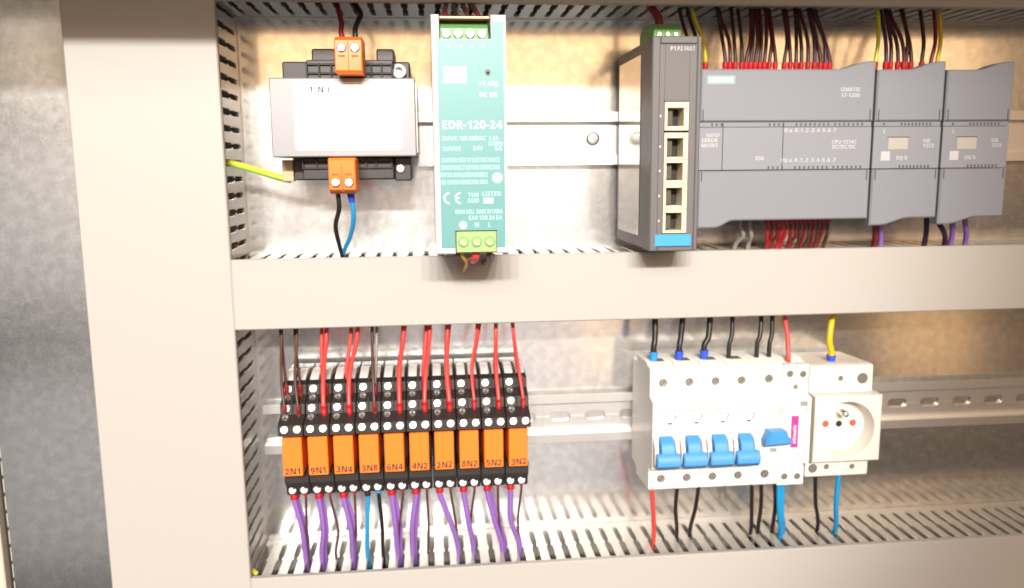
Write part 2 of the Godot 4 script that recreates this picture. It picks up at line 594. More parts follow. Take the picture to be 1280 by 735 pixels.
# ---------------------------------------------------------------- control transformer
func transformer() -> void:
	var t := thing("transformer", "control transformer with big white label and orange terminals", "transformer", Vector3(-49.5, -7, 0))
	# the wound core in its sheet wrap
	var core := part(t, "core", Shape.new().box(Vector3(-91, 7.6, 24), Vector3(-8.2, 52.3, 70), 0.6), M.core)
	part(core, "core_strap", Shape.new().box(Vector3(-91.4, 9.5, 10), Vector3(-90.4, 50.5, 60), 0.2), M.steel)
	part(core, "core_strap", Shape.new().box(Vector3(-8.6, 9.5, 10), Vector3(-7.4, 50.5, 62), 0.2), M.steel)
	var r := PackedVector2Array()
	for c in [[-18.7, 47.5, 0], [-75.2, 47.5, 1], [-75.2, 13.5, 2], [-18.7, 13.5, 3]]:
		for i in 6:
			var an: float = c[2] * PI / 2.0 + PI / 2.0 * i / 5.0
			r.append(Vector2(c[0] + 2.5 * cos(an), c[1] + 2.5 * sin(an)))
	var lb := part(t, "label_plate", Shape.new().prism_z(r, 70.05, 70.35, 0.1), M.white_label)
	print_on(lb, "1  N  (", Vector3(-62.5, 45.6, 70.4), 3.2, M.ink)
	print_on(lb, "$", Vector3(-73.4, 37.2, 70.4), 2.6, M.ink_grey)
	# black bobbin above the core
	var b := part(t, "bobbin", Shape.new().box(Vector3(-87.5, 51, 14), Vector3(-11.5, 64.5, 44), 0.8), M.black)
	part(b, "bobbin_tab", Shape.new().box(Vector3(-69, 60, 20), Vector3(-55, 71.2, 50), 0.8), M.black)
	part(b, "bobbin_tab", Shape.new().box(Vector3(-59.8 + 6, 60, 20), Vector3(-51.5, 70.8, 46), 0.8), M.black)
	part(b, "bobbin_tab", Shape.new().box(Vector3(-31, 60, 20), Vector3(-20.5, 71.2, 50), 0.8), M.black)
	var rack := part(t, "terminal_rack", Shape.new().box(Vector3(-71, 52.2, 40), Vector3(-21, 63.5, 60), 0.5), M.black)
	part(rack, "rack_rail", Shape.new().box(Vector3(-71, 60.2, 59.8), Vector3(-21, 61.3, 61.6), 0.3), M.black_soft)
	part(rack, "rack_rail", Shape.new().box(Vector3(-71, 55.2, 59.8), Vector3(-21, 56.3, 61.6), 0.3), M.black_soft)
	for x in [-71.0, -64.0, -57.0, -34.0, -28.0, -22.0]:
		part(rack, "rack_rib", Shape.new().box(Vector3(x, 52.2, 59.7), Vector3(x + 0.9, 61.5, 62.2), 0.2), M.black_soft)
	# black bobbin below
	var c := part(t, "bobbin", Shape.new().box(Vector3(-83.5, -6.0, 12), Vector3(-12, 8.4, 46), 0.8), M.black)
	part(c, "bobbin_tab", Shape.new().box(Vector3(-22, -6.8, 40), Vector3(-11.8, 7.4, 56), 0.8), M.black)
	var rack2 := part(t, "terminal_rack", Shape.new().box(Vector3(-76, -5.5, 40), Vector3(-22.4, 7.2, 58), 0.5), M.black)
	part(rack2, "rack_rail", Shape.new().box(Vector3(-76, 4.2, 57.8), Vector3(-23, 5.2, 59.6), 0.3), M.black_soft)
	part(rack2, "rack_rail", Shape.new().box(Vector3(-76, 0.6, 57.8), Vector3(-23, 1.6, 59.6), 0.3), M.black_soft)
	for x in [-76.0, -68.0, -61.0, -39.0, -33.0, -24.0]:
		part(rack2, "rack_rib", Shape.new().box(Vector3(x, 0.6, 57.7), Vector3(x + 0.9, 6.8, 60.2), 0.2), M.black_soft)
	part(rack2, "foot_bolt", Shape.new().lathe([Vector2(0, 0), Vector2(2.8, 0), Vector2(2.8, 1.0), Vector2(2.2, 1.6), Vector2(0, 1.7)], Shape.towards(Vector3(-18.5, 0.5, 56), Vector3(0, 0, 1)), 14), M.nickel)
	# earthing ring at the top right and the tinned lug at the lower left
	part(t, "earth_ring", Shape.new().lathe([Vector2(2.2, 0), Vector2(4.4, 0), Vector2(4.6, 0.5), Vector2(4.4, 1.0), Vector2(2.2, 1.0), Vector2(2.2, 0)], Shape.towards(Vector3(-18.2, 58.5, 47), Vector3(0.1, 0.3, 1)), 20), M.nickel)
	part(t, "earth_ring", Shape.new().lathe([Vector2(0, 0), Vector2(2.4, 0), Vector2(2.4, 1.5), Vector2(0, 1.9)], Shape.towards(Vector3(-18.2, 58.5, 46.5), Vector3(0.1, 0.3, 1)), 12), M.steel)
	part(t, "earth_lug", Shape.new().box(Vector3(-89.8, -6.6, 40), Vector3(-83.2, 6.2, 48), 0.5), M.lug)
	# two orange screw terminals, each with two poles
	for k in [0, 1]:
		var y0: float = 53.1 if k == 0 else -13.6
		var x0: float = -51.8 if k == 0 else -57.9
		var sgn: float = 1.0 if k == 0 else -1.0
		var yc := y0 + 10.2
		var prof := PackedVector2Array([Vector2(60, yc + 10.1 * sgn), Vector2(80, yc + 10.1 * sgn), Vector2(84.2, yc + 7.6 * sgn), Vector2(85, yc + 1.0 * sgn), Vector2(85, yc - 8.6 * sgn), Vector2(83.4, yc - 10.2 * sgn), Vector2(60, yc - 10.2 * sgn)])
		var o := part(t, "terminal_block", Shape.new().prism_x(prof, x0, x0 + 15.1, 0.6), M.orange)
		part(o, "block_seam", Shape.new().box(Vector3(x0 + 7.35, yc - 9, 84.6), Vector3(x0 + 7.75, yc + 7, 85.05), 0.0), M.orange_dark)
		for i in 2:
			var x := x0 + 3.9 + i * 7.3
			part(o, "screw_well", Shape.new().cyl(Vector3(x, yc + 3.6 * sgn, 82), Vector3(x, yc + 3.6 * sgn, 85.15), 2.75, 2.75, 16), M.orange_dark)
			part(o, "screw", screw_shape(Vector3(x, yc + 3.6 * sgn, 85.0), Vector3(0, 0.12, 1), 2.35, 0.5 + i), M.nickel)
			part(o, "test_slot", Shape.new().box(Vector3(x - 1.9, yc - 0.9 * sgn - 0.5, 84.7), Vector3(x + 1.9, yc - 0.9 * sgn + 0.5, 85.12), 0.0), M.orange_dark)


# ---------------------------------------------------------------- power supply
func power_supply() -> void:
	var t := thing("power_supply", "slim teal and white power supply between transformer and bare rail", "power supply", Vector3(21.2, -45.7, 0))
	var out := PackedVector2Array([Vector2(1.6, -45.7), Vector2(12.2, -45.7), Vector2(12.2, -33.2), Vector2(34.6, -33.2), Vector2(34.6, -45.7), Vector2(40.8, -45.7), Vector2(40.8, 79.4), Vector2(32.6, 79.4), Vector2(32.9, 67.2), Vector2(5.8, 67.2), Vector2(5.8, 79.4), Vector2(1.6, 79.4)])
	var body := PackedVector2Array([Vector2(1.6, -45.7), Vector2(40.8, -45.7), Vector2(40.8, 78.0), Vector2(1.6, 78.0)])
	part(t, "case", Shape.new().prism_z(body, 9, 100, 0.2), M.psu_case)
	part(t, "front_frame", Shape.new().prism_z(out, 100, 116.7, 0.8), M.psu_case)
	var lab := PackedVector2Array([Vector2(4.6, -42.4), Vector2(12.0, -42.4), Vector2(12.0, -33.0), Vector2(34.8, -33.0), Vector2(34.8, -42.4), Vector2(39.3, -42.4), Vector2(39.3, 76.0), Vector2(33.4, 76.0), Vector2(33.4, 66.8), Vector2(4.6, 66.8)])
	var f := part(t, "front_label", Shape.new().prism_z(lab, 116.6, 116.95, 0.08), M.teal)
	# upper terminal: four poles, sloping back under the case edge, its orange-brown reflection painted on
	var g := part(t, "terminal_block", Shape.new().prism_x(PackedVector2Array([Vector2(92, 67.6), Vector2(113.2, 67.6), Vector2(113.0, 73.0), Vector2(106, 77.5), Vector2(92, 77.5)]), 6.2, 31.6, 0.4), M.green)
	part(t, "case_edge_bar", Shape.new().box(Vector3(6.0, 77.6, 100.5), Vector3(32.4, 79.0, 114.5), 0.3), M.edge_reflection)
	for i in 4:
		part(g, "screw", screw_shape(Vector3(9.6 + 6.2 * i, 70.3, 113.2), Vector3(0, 0.25, 1), 2.75, 0.9 + i * 0.4), M.nickel)
		print_on(f, ["+V", "+V", "-V", "-V"][i], Vector3(9.8 + 6.25 * i, 63.2, 116.98), 2.2, M.teal_print)
	# lower terminal: three poles
	var h := part(t, "terminal_block", Shape.new().prism_x(PackedVector2Array([Vector2(100.5, -45.4), Vector2(115.5, -45.4), Vector2(118.4, -43.8), Vector2(118.4, -34.6), Vector2(117.4, -33.5), Vector2(100.5, -33.5)]), 12.5, 34.3, 0.4), M.green_pale)
	part(h, "terminal_ridge", Shape.new().box(Vector3(12.6, -44.6, 118.2), Vector3(34.2, -43.6, 119.0), 0.2), M.green_pale)
	for i in 3:
		part(h, "screw_well", Shape.new().cyl(Vector3(16.4 + 7.1 * i, -39.2, 117.6), Vector3(16.4 + 7.1 * i, -39.2, 118.5), 3.1, 3.1, 16), M.green)
		part(h, "screw", screw_shape(Vector3(16.4 + 7.1 * i, -39.2, 118.35), Vector3(0, 0.15, 1), 2.4, 2.2 + i * 0.3), M.green_pale)
	# print
	var z := 116.98
	part(f, "printed_block", Shape.new().box(Vector3(7.4, 44.6, 116.9), Vector3(19.6, 53.0, 117.0), 0.0), M.white_label)
	part(f, "trim_hole", Shape.new().cyl(Vector3(30.9, 49.9, 116.5), Vector3(30.9, 49.9, 117.05), 1.6, 1.6, 14), M.dark_gap)
	part(f, "trim_screw", Shape.new().lathe([Vector2(0.9, 0), Vector2(1.4, 0), Vector2(1.4, 0.25), Vector2(0.9, 0.25)], Shape.towards(Vector3(30.9, 49.7, 117.0), Vector3(0, 0, 1)), 14), M.ink_grey)
	print_on(f, "+V ADJ.", Vector3(31.5, 44.3, z), 1.5, M.teal_print_white)
	print_on(f, "DC OK", Vector3(31.0, 38.6, z), 2.2, M.teal_print_white)
	part(f, "printed_bar", Shape.new().box(Vector3(18.5, 58.2, 116.9), Vector3(37.0, 60.2, 116.99), 0.0), M.teal)
	print_on(f, "EDR-120-24", Vector3(22.0, 23.0, z), 4.4, M.teal_print_white, Basis(), 0.06, "lettering", 31.8)
	print_on(f, "INPUT: 100-240VAC  1.4A", Vector3(21.0, 16.0, z), 1.6, M.teal_print, Basis(), 0.06, "lettering", 30.0)
	print_on(f, "50/60Hz", Vector3(34.5, 13.2, z), 1.6, M.teal_print, Basis(), 0.06, "lettering", 8.0)
	print_on(f, "OUTPUT:", Vector3(11.2, 10.5, z), 1.9, M.teal_print, Basis(), 0.06, "lettering", 9.5)
	print_on(f, "24V", Vector3(25.0, 10.8, z), 1.9, M.teal_print)
	print_on(f, "5A", Vector3(36.0, 10.6, z), 1.9, M.teal_print)
	var small := ["CAUTION: RISK OF ELECTRIC SHOCK", "DISCONNECT BEFORE SERVICING", "FOR USE IN POLLUTION DEGREE 2", "USE COPPER CONDUCTORS ONLY"]
	for i in 4:
		print_on(f, small[i], Vector3(21.0 - (3.5 if i > 1 else 0.0), 4.6 - 3.9 * i, z), 1.15, M.teal_print, Basis(), 0.06, "lettering", 31.0 if i < 2 else 25.0)
	part(f, "printed_mark", Shape.new().lathe([Vector2(0, 0), Vector2(2.9, 0), Vector2(2.9, 0.1), Vector2(0, 0.1)], Shape.towards(Vector3(35.3, -4.9, 116.9), Vector3(0, 0, 1)), 20), M.teal_print)
	# the two open rings of the conformity mark
	for i in 2:
		var ring := PackedVector2Array()
		for k in 13:
			var an := PI * 0.5 + PI * k / 12.0
			ring.append(Vector2(11.0 + 6.0 * i + 3.2 * cos(an) - 1.6, -15.5 + 3.2 * sin(an)))
		for k in 13:
			var an := PI * 1.5 - PI * k / 12.0
			ring.append(Vector2(11.0 + 6.0 * i + 2.3 * cos(an) - 1.6, -15.5 + 2.3 * sin(an)))
		part(f, "conformity_mark", Shape.new().prism_z(ring, 116.9, 117.0, 0.0), M.teal_print_white)
	part(f, "conformity_mark", Shape.new().box(Vector3(12.4, -15.9, 116.9), Vector3(14.6, -15.1, 117.0), 0.0), M.teal_print_white)
	print_on(f, "TUV", Vector3(22.2, -14.0, z), 2.0, M.teal_print)
	print_on(f, "SUD", Vector3(22.2, -17.0, z), 1.6, M.teal_print)
	part(f, "printed_block", Shape.new().box(Vector3(27.6, -18.6, 116.9), Vector3(33.0, -15.4, 117.0), 0.0), M.teal_print)
	print_on(f, "LISTED", Vector3(32.0, -13.4, z), 1.5, M.teal_print)
	print_on(f, "MEAN WELL  MADE IN CHINA", Vector3(25.0, -22.9, z), 2.0, M.teal_print, Basis(), 0.06, "lettering", 25.5)
	print_on(f, "EA0 120 24 5A", Vector3(28.5, -26.2, z), 1.3, M.teal_print, Basis(), 0.06, "lettering", 18.0)
	part(f, "earth_mark", Shape.new().lathe([Vector2(0, 0), Vector2(2.2, 0), Vector2(2.2, 0.1), Vector2(0, 0.1)], Shape.towards(Vector3(16.4, -30.0, 116.9), Vector3(0, 0, 1)), 20), M.teal_print)
	print_on(f, "N", Vector3(23.8, -30.0, z), 2.5, M.teal_print)
	print_on(f, "L", Vector3(30.6, -30.0, z), 2.5, M.teal_print)


# ---------------------------------------------------------------- network switch
func network_switch() -> void:
	var t := thing("network_switch", "tall dark grey network switch with five empty ports", "network switch", Vector3(139.5, -48.5, 0))
	part(t, "housing", Shape.new().box(Vector3(125.6, -48.3, 9), Vector3(153.4, 72.3, 82), 0.6), M.switch_grey)
	part(t, "side_panel", Shape.new().box(Vector3(125.3, -41.5, 14), Vector3(125.7, 66.0, 69), 0.1), M.switch_side)
	# front bezel, open where the ports are
	for q in [[125.3, 132.9, -48.5, 72.5], [147.2, 153.6, -48.5, 72.5], [132.9, 147.2, 37.0, 72.5], [132.9, 147.2, -48.5, -38.4]]:
		part(t, "bezel", Shape.new().box(Vector3(q[0], q[2], 82.05), Vector3(q[1], q[3], 94.2), 0.15), M.switch_grey)
	for q in [[125.2, 129.9, -48.6, 72.6], [151.2, 153.7, -48.6, 72.6], [129.9, 151.2, 68.4, 72.6], [129.9, 151.2, -48.6, -46.0]]:
		part(t, "bezel_rim", Shape.new().box(Vector3(q[0], q[2], 90), Vector3(q[1], q[3], 95.2), 0.6), M.switch_grey)
	# the five ports
	var edges := [[33.2, 23.0], [16.2, 5.7], [2.2, -7.7], [-12.0, -22.2], [-26.4, -36.6]]
	for i in 5:
		var hi: float = edges[i][0]
		var lo: float = edges[i][1]
		var top: float = hi + (3.4 if i == 0 else 3.2 if i == 1 else (edges[i - 1][1] - hi) / 2.0 + 0.0)
		var bot: float = lo - (2.6 if i == 0 else 1.6 if i == 4 else (lo - edges[i + 1][0]) / 2.0)
		var p := part(t, "port", Shape.new().box(Vector3(133.0, bot + 0.1, 82.1), Vector3(147.1, top - 0.1, 83.0), 0.0), M.port_dark)
		part(p, "port_frame", Shape.new().box(Vector3(133.0, bot + 0.05, 83), Vector3(134.7, top - 0.05, 95.0), 0.25), M.port_frame)
		part(p, "port_frame", Shape.new().box(Vector3(144.2, bot + 0.05, 83), Vector3(147.1, top - 0.05, 95.0), 0.25), M.port_frame)
		part(p, "port_frame", Shape.new().box(Vector3(134.7, hi, 83), Vector3(144.2, top - 0.05, 94.9), 0.25), M.port_frame)
		part(p, "port_frame", Shape.new().box(Vector3(134.7, bot + 0.05, 83), Vector3(144.2, lo, 94.9), 0.25), M.port_frame)
		part(p, "port_tongue", Shape.new().box(Vector3(134.8, lo + 0.6, 83), Vector3(139.0, hi - 0.6, 90.5), 0.2), M.port_inner)
		for k in 6:
			part(p, "port_contact", Shape.new().box(Vector3(139.3, lo + 1.6 + k * 1.2, 83), Vector3(143.4, lo + 1.95 + k * 1.2, 84.0), 0.0), M.port_inner)
		part(t, "status_lamp", Shape.new().box(Vector3(130.2, (lo + hi) / 2 - 0.2, 94.0), Vector3(131.4, (lo + hi) / 2 + 1.2, 94.5), 0.1), M.plc_print)
	part(t, "blue_label", Shape.new().box(Vector3(128.3, -45.7, 95.0), Vector3(149.9, -38.9, 95.5), 0.2), M.blue_label)
	for i in 3:
		print_on(t, ["P1", "P2", "FAULT"][i], Vector3([137.4, 141.3, 146.8][i], 65.9, 94.3), 1.6, M.plc_print, Basis(), 0.06, "lettering", [3.1, 3.1, 6.0][i])
	# green plug on top
	var g := part(t, "terminal_plug", Shape.new().prism_x(PackedVector2Array([Vector2(40, 72.4), Vector2(73, 72.4), Vector2(73, 79.5), Vector2(68, 83.6), Vector2(46, 84.8), Vector2(40, 81)]), 131.8, 148.2, 0.4), M.green)
	for i in 3:
		part(g, "screw", screw_shape(Vector3(135 + 5.0 * i, 77, 73.0), Vector3(0, 0.1, 1), 1.5, 0.4 + i), M.nickel)


# ---------------------------------------------------------------- controller and its two modules
func plc_wave(x0: float, x1: float, flat: float, high: float, base: float, from: float, to: float, upper: bool) -> PackedVector2Array:
	# a door: straight sides, one straight edge at base, and an edge that swells from flat to high
	var p := PackedVector2Array([Vector2(x0, base)])
	p.append(Vector2(x0, flat))
	for i in 9:
		var s := i / 8.0
		p.append(Vector2(lerpf(from, to, s), lerpf(flat, high, s * s * (3.0 - 2.0 * s))))
	if absf(p[-1].x - x1) > 0.2:
		p.append(Vector2(x1, high))
	p.append(Vector2(x1, base))
	return p


func plc_module(label: String, x0: float, x1: float, wide: bool) -> Node3D:
	var t := thing("controller" if wide else "signal_module", label, "controller" if wide else "module", Vector3((x0 + x1) / 2, -37.4, 0), "" if wide else "narrow grey modules beside the controller")
	x0 += 0.7
	x1 -= 0.7
	var w := x1 - x0
	part(t, "housing", Shape.new().box(Vector3(x0 + 0.5, -31.5, 9), Vector3(x1 - 0.5, 56.0, 60.2), 0.5), M.plc)
	var from := x0 + w * (0.77 if wide else 0.44)
	var to := x0 + w * (0.97 if wide else 0.92)
	var up := plc_wave(x0, x1, 57.3, 62.3, 26.5, from, to, true)
	var d := part(t, "upper_door", Shape.new().prism_z(up, 60.5, 73.1, 0.9), M.plc)
	# the lower door swells at its left end: the same outline turned by half a turn
	var low := PackedVector2Array()
	var f2 := x1 - w * (0.79 if wide else 0.40)
	var t2 := x1 - w * (0.90 if wide else 0.85)
	for q in plc_wave(x0, x1, -33.0, -37.4, -2.7, x0 + x1 - f2, x0 + x1 - t2, false):
		low.append(Vector2(x0 + x1 - q.x, q.y))
	var d2 := part(t, "lower_door", Shape.new().prism_z(low, 65.5, 73.1, 0.9), M.plc)
	part(t, "mid_panel", Shape.new().box(Vector3(x0, -2.3, 55), Vector3(x1, 23.2, 72.2), 0.3), M.plc_light)
	var st := part(t, "tick_strip", Shape.new().box(Vector3(x0 + 0.2, 23.4, 55), Vector3(x1 - 0.2, 26.3, 71.6), 0.2), M.plc)
	# hinge slits by the corners of the doors
	for s in [[x0 + 1.6, 27.0, 33.5], [x1 - 2.6, 27.0, 33.5], [x0 + 1.6, -9.0, -3.0], [x1 - 2.6, -9.0, -3.0]]:
		part(d if s[1] > 0 else d2, "hinge_slit", Shape.new().box(Vector3(s[0], s[1], 72.9), Vector3(s[0] + 0.6, s[2], 73.25), 0.0), M.plc_tick)
	# rows of small terminal marks
	var runs: Array = [[0.07, 3], [0.40, 4], [0.555, 8], [0.78, 7]] if wide else [[0.14, 1], [0.40, 9]]
	for r in runs:
		for k in r[1]:
			var x: float = x0 + w * r[0] + k * (2.9 if wide else 2.35)
			part(st, "terminal_mark", Shape.new().box(Vector3(x, 24.0, 71.5), Vector3(x + 0.9, 25.6, 71.75), 0.0), M.plc_tick)
			if r[0] > 0.3:
				part(st, "terminal_mark", Shape.new().box(Vector3(x, -1.9, 72.1), Vector3(x + 0.9, -0.2, 72.35), 0.0), M.plc_tick)
	var mid: Node3D = t.get_node("mid_panel")
	if wide:
		for x in [175.4, 213.2]:
			part(mid, "panel_seam", Shape.new().box(Vector3(x, -2.2, 72.0), Vector3(x + 0.55, 25.8, 72.3), 0.0), M.plc_tick)
		part(d, "brand_plate", Shape.new().box(Vector3(164.6, 48.3, 73.0), Vector3(182.0, 53.6, 73.25), 0.1), M.plc_teal)
		print_on(d, "SIEMENS", Vector3(173.2, 51.0, 73.3), 2.6, M.white_label)
		print_on(d, "SIMATIC", Vector3(254.5, 45.4, 73.14), 2.0, M.plc_print)
		print_on(d, "S7-1200", Vector3(254.5, 42.0, 73.14), 2.0, M.plc_print)
		print_on(mid, "RUN/STOP", Vector3(169.5, 18.5, 72.25), 1.1, M.plc_print, Basis(), 0.06, "lettering", 8.0)
		print_on(mid, "ERROR", Vector3(167.5, 15.5, 72.25), 1.1, M.plc_print)
		print_on(mid, "MAINT", Vector3(167.5, 12.5, 72.25), 1.1, M.plc_print)
		print_on(mid, "X50", Vector3(199.0, 4.6, 72.25), 1.9, M.plc_print)
		print_on(mid, "CPU 1214C", Vector3(252.5, 14.2, 72.25), 1.8, M.plc_print)
		print_on(mid, "DC/DC/DC", Vector3(252.5, 11.2, 72.25), 1.6, M.plc_print)
		print_on(mid, "DI a .0 .1 .2 .3 .4 .5 .6 .7", Vector3(230.0, 21.3, 72.25), 1.0, M.plc_print)
		print_on(mid, "DQ a .0 .1 .2 .3 .4 .5 .6 .7", Vector3(230.0, 3.4, 72.25), 1.0, M.plc_print)
	else:
		part(mid, "led_window", Shape.new().box(Vector3(x0 + 9.6, 9.2, 72.1), Vector3(x0 + 22.6, 16.6, 72.45), 0.15), M.led_window)
		part(mid, "window_rim", Shape.new().box(Vector3(x0 + 9.1, 16.65, 72.1), Vector3(x0 + 23.0, 17.1, 72.5), 0.0), M.plc_tick)
		part(mid, "printed_square", Shape.new().box(Vector3(x0 + 5.4, 2.6, 72.1), Vector3(x0 + 11.2, 8.2, 72.3), 0.0), M.plc_print)
		print_on(mid, "SM", Vector3(x0 + 34.5, 14.6, 72.25), 1.8, M.plc_print)
		print_on(mid, "1223", Vector3(x0 + 36.0, 11.6, 72.25), 1.8, M.plc_print)
		print_on(mid, "DQ b", Vector3(x0 + 19.0, 4.2, 72.25), 1.8, M.plc_print)
		print_on(mid, "I", Vector3(x0 + 6.6, 20.2, 72.25), 2.2, M.plc_print)
	return t


# ---------------------------------------------------------------- relays
const RELAY_PITCH := 15.5


func relay_proto() -> Node3D:
	# built round x = 0, y = -170 (its middle); moved to its place later
	var t := Node3D.new()
	var s := part(t, "socket", Shape.new().prism_x(PackedVector2Array([
		Vector2(8, -35.5), Vector2(46, -35.5), Vector2(52, -34.8), Vector2(53.4, -29), Vector2(58, -24.5), Vector2(58, -16.9), Vector2(36, -16.6), Vector2(36, 8.5), Vector2(67, 8.9), Vector2(71.6, 10.6), Vector2(71.2, 17.2), Vector2(64, 19.6),
		Vector2(60.2, 20.8), Vector2(59.3, 27.0), Vector2(54, 29.0), Vector2(50, 30.4), Vector2(49.2, 36.6), Vector2(44, 38.2), Vector2(26, 39), Vector2(22, 40.5), Vector2(8, 40.5)]), -7.5, 7.5, 0.35), M.black)
	# a seam between the two poles of each tier
	for q in [[20.6, 26.6, 59.8], [30.2, 36.2, 49.6]]:
		part(s, "pole_wall", Shape.new().box(Vector3(-0.4, q[0], q[2] - 4.0), Vector3(0.4, q[1] + 3.0, q[2] + 0.7), 0.15), M.black)
	# bright screws: three rows on the left, one on the right, two below
	var dome := screw_shape(Vector3.ZERO, Vector3(0, 0.22, 1), 2.6, 0.9).mesh()
	for q in [[-3.85, 34.0, 49.4], [-3.85, 24.4, 59.5], [-3.5, 14.6, 71.3], [4.1, 14.6, 71.3], [-3.9, -31.4, 52.7], [3.4, -31.4, 52.7]]:
		piece(s, "screw", dome, M.nickel, Vector3(q[0], q[1], q[2]))
	for q in [[-3.85, 29.4, 53.6], [-3.85, 20.0, 64.4]]:
		part(s, "wire_funnel", Shape.new().lathe([Vector2(0, 0.35), Vector2(1.1, 0.4), Vector2(1.4, 0.75), Vector2(2.2, 0.75), Vector2(2.45, 0.3), Vector2(2.45, -1.0)].map(func(e): return e), Shape.towards(Vector3(q[0], q[1], q[2]), Vector3(0, 0.75, 0.8)), 12), M.steel)
	# added white tabs standing for the lamp highlight on the upper rim
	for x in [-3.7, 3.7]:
		part(t, "highlight_tab", Shape.new().prism_x(PackedVector2Array([Vector2(27, 38.9), Vector2(43, 38.1), Vector2(45.5, 38.7), Vector2(43, 39.9), Vector2(34, 42), Vector2(27, 42)]), x - 2.7, x + 2.7, 0.3), M.highlight_white)
	part(t, "retaining_clip", Shape.new().box(Vector3(-6.6, -18.2, 56), Vector3(6.6, -16.9, 62.5), 0.3), M.black)
	var r := part(t, "relay_case", Shape.new().box(Vector3(-6.1, -16.2, 36.2), Vector3(5.9, 8.3, 68.5), 0.5), M.orange)
	part(r, "test_window", Shape.new().box(Vector3(-0.6, -4.6, 68.4), Vector3(0.6, -2.8, 68.7), 0.1), M.orange)
	return t


func relays() -> void:
	var marks := ["2N1", "9N1", "3N4", "3N8", "6N4", "4N2", "2N2", "8N2", "5N2", "3N2"]
	var proto := relay_proto()
	for i in 10:
		var o: Node3D = proto if i == 9 else proto.duplicate()
		o.name = numbered("relay")
		add_child(o)
		o.position = Vector3(-89.0 + RELAY_PITCH * i, -170, 0) * MM
		origin[o] = Vector3.ZERO
		tag(o, "orange relay on black socket, marked %s, %s from the left in its row" % [marks[i], ORD[i]] if i else "orange relay on black socket, marked 2N1, leftmost in its row", "relay", "orange relays on the lower rail")
		var c: Node3D = o.get_node("relay_case")
		origin[c] = Vector3.ZERO
		print_on(c, marks[i], Vector3(-0.1 + 0.3 * sin(i * 3.1), -13.0, 68.55), 4.0, M.ink, Basis(Vector3(0, 0, 1), 0.05 * sin(i * 2.3)), 0.08, "lettering", 0.95)


# ---------------------------------------------------------------- breakers and outlet
func breaker_profile() -> PackedVector2Array:
	return PackedVector2Array([Vector2(8, -132), Vector2(20, -132), Vector2(20, -127.2), Vector2(44, -127.2), Vector2(46, -128.6), Vector2(53, -129.4), Vector2(54, -130.2), Vector2(54, -147.6), Vector2(56, -149.0), Vector2(62, -150.4),
		Vector2(62, -195.2), Vector2(55, -195.9), Vector2(54, -196.6), Vector2(54, -211.6), Vector2(53, -212.6), Vector2(22, -213), Vector2(20, -208), Vector2(8, -206)])


func terminal_hole(t: Node3D, x: float, y: float, r: float, screw := true) -> void:
	part(t, "screw_hole" if screw else "test_hole", Shape.new().lathe([Vector2(r * 0.8, -0.1), Vector2(r, 0.12), Vector2(r * 1.08, 0.05)], Shape.towards(Vector3(x, y, 54.0), Vector3(0, 0, 1)), 18), M.outlet)
	part(t, "hole_floor", Shape.new().lathe([Vector2(0, 0.0), Vector2(r * 0.95, 0.0), Vector2(r * 0.95, 0.06), Vector2(0, 0.06)], Shape.towards(Vector3(x, y, 54.0), Vector3(0, 0, 1)), 18), M.hole)
	if screw:
		part(t, "terminal_screw", screw_shape(Vector3(x, y, 53.35), Vector3(0, 0.06, 1), r * 0.78, 0.8), M.nickel)


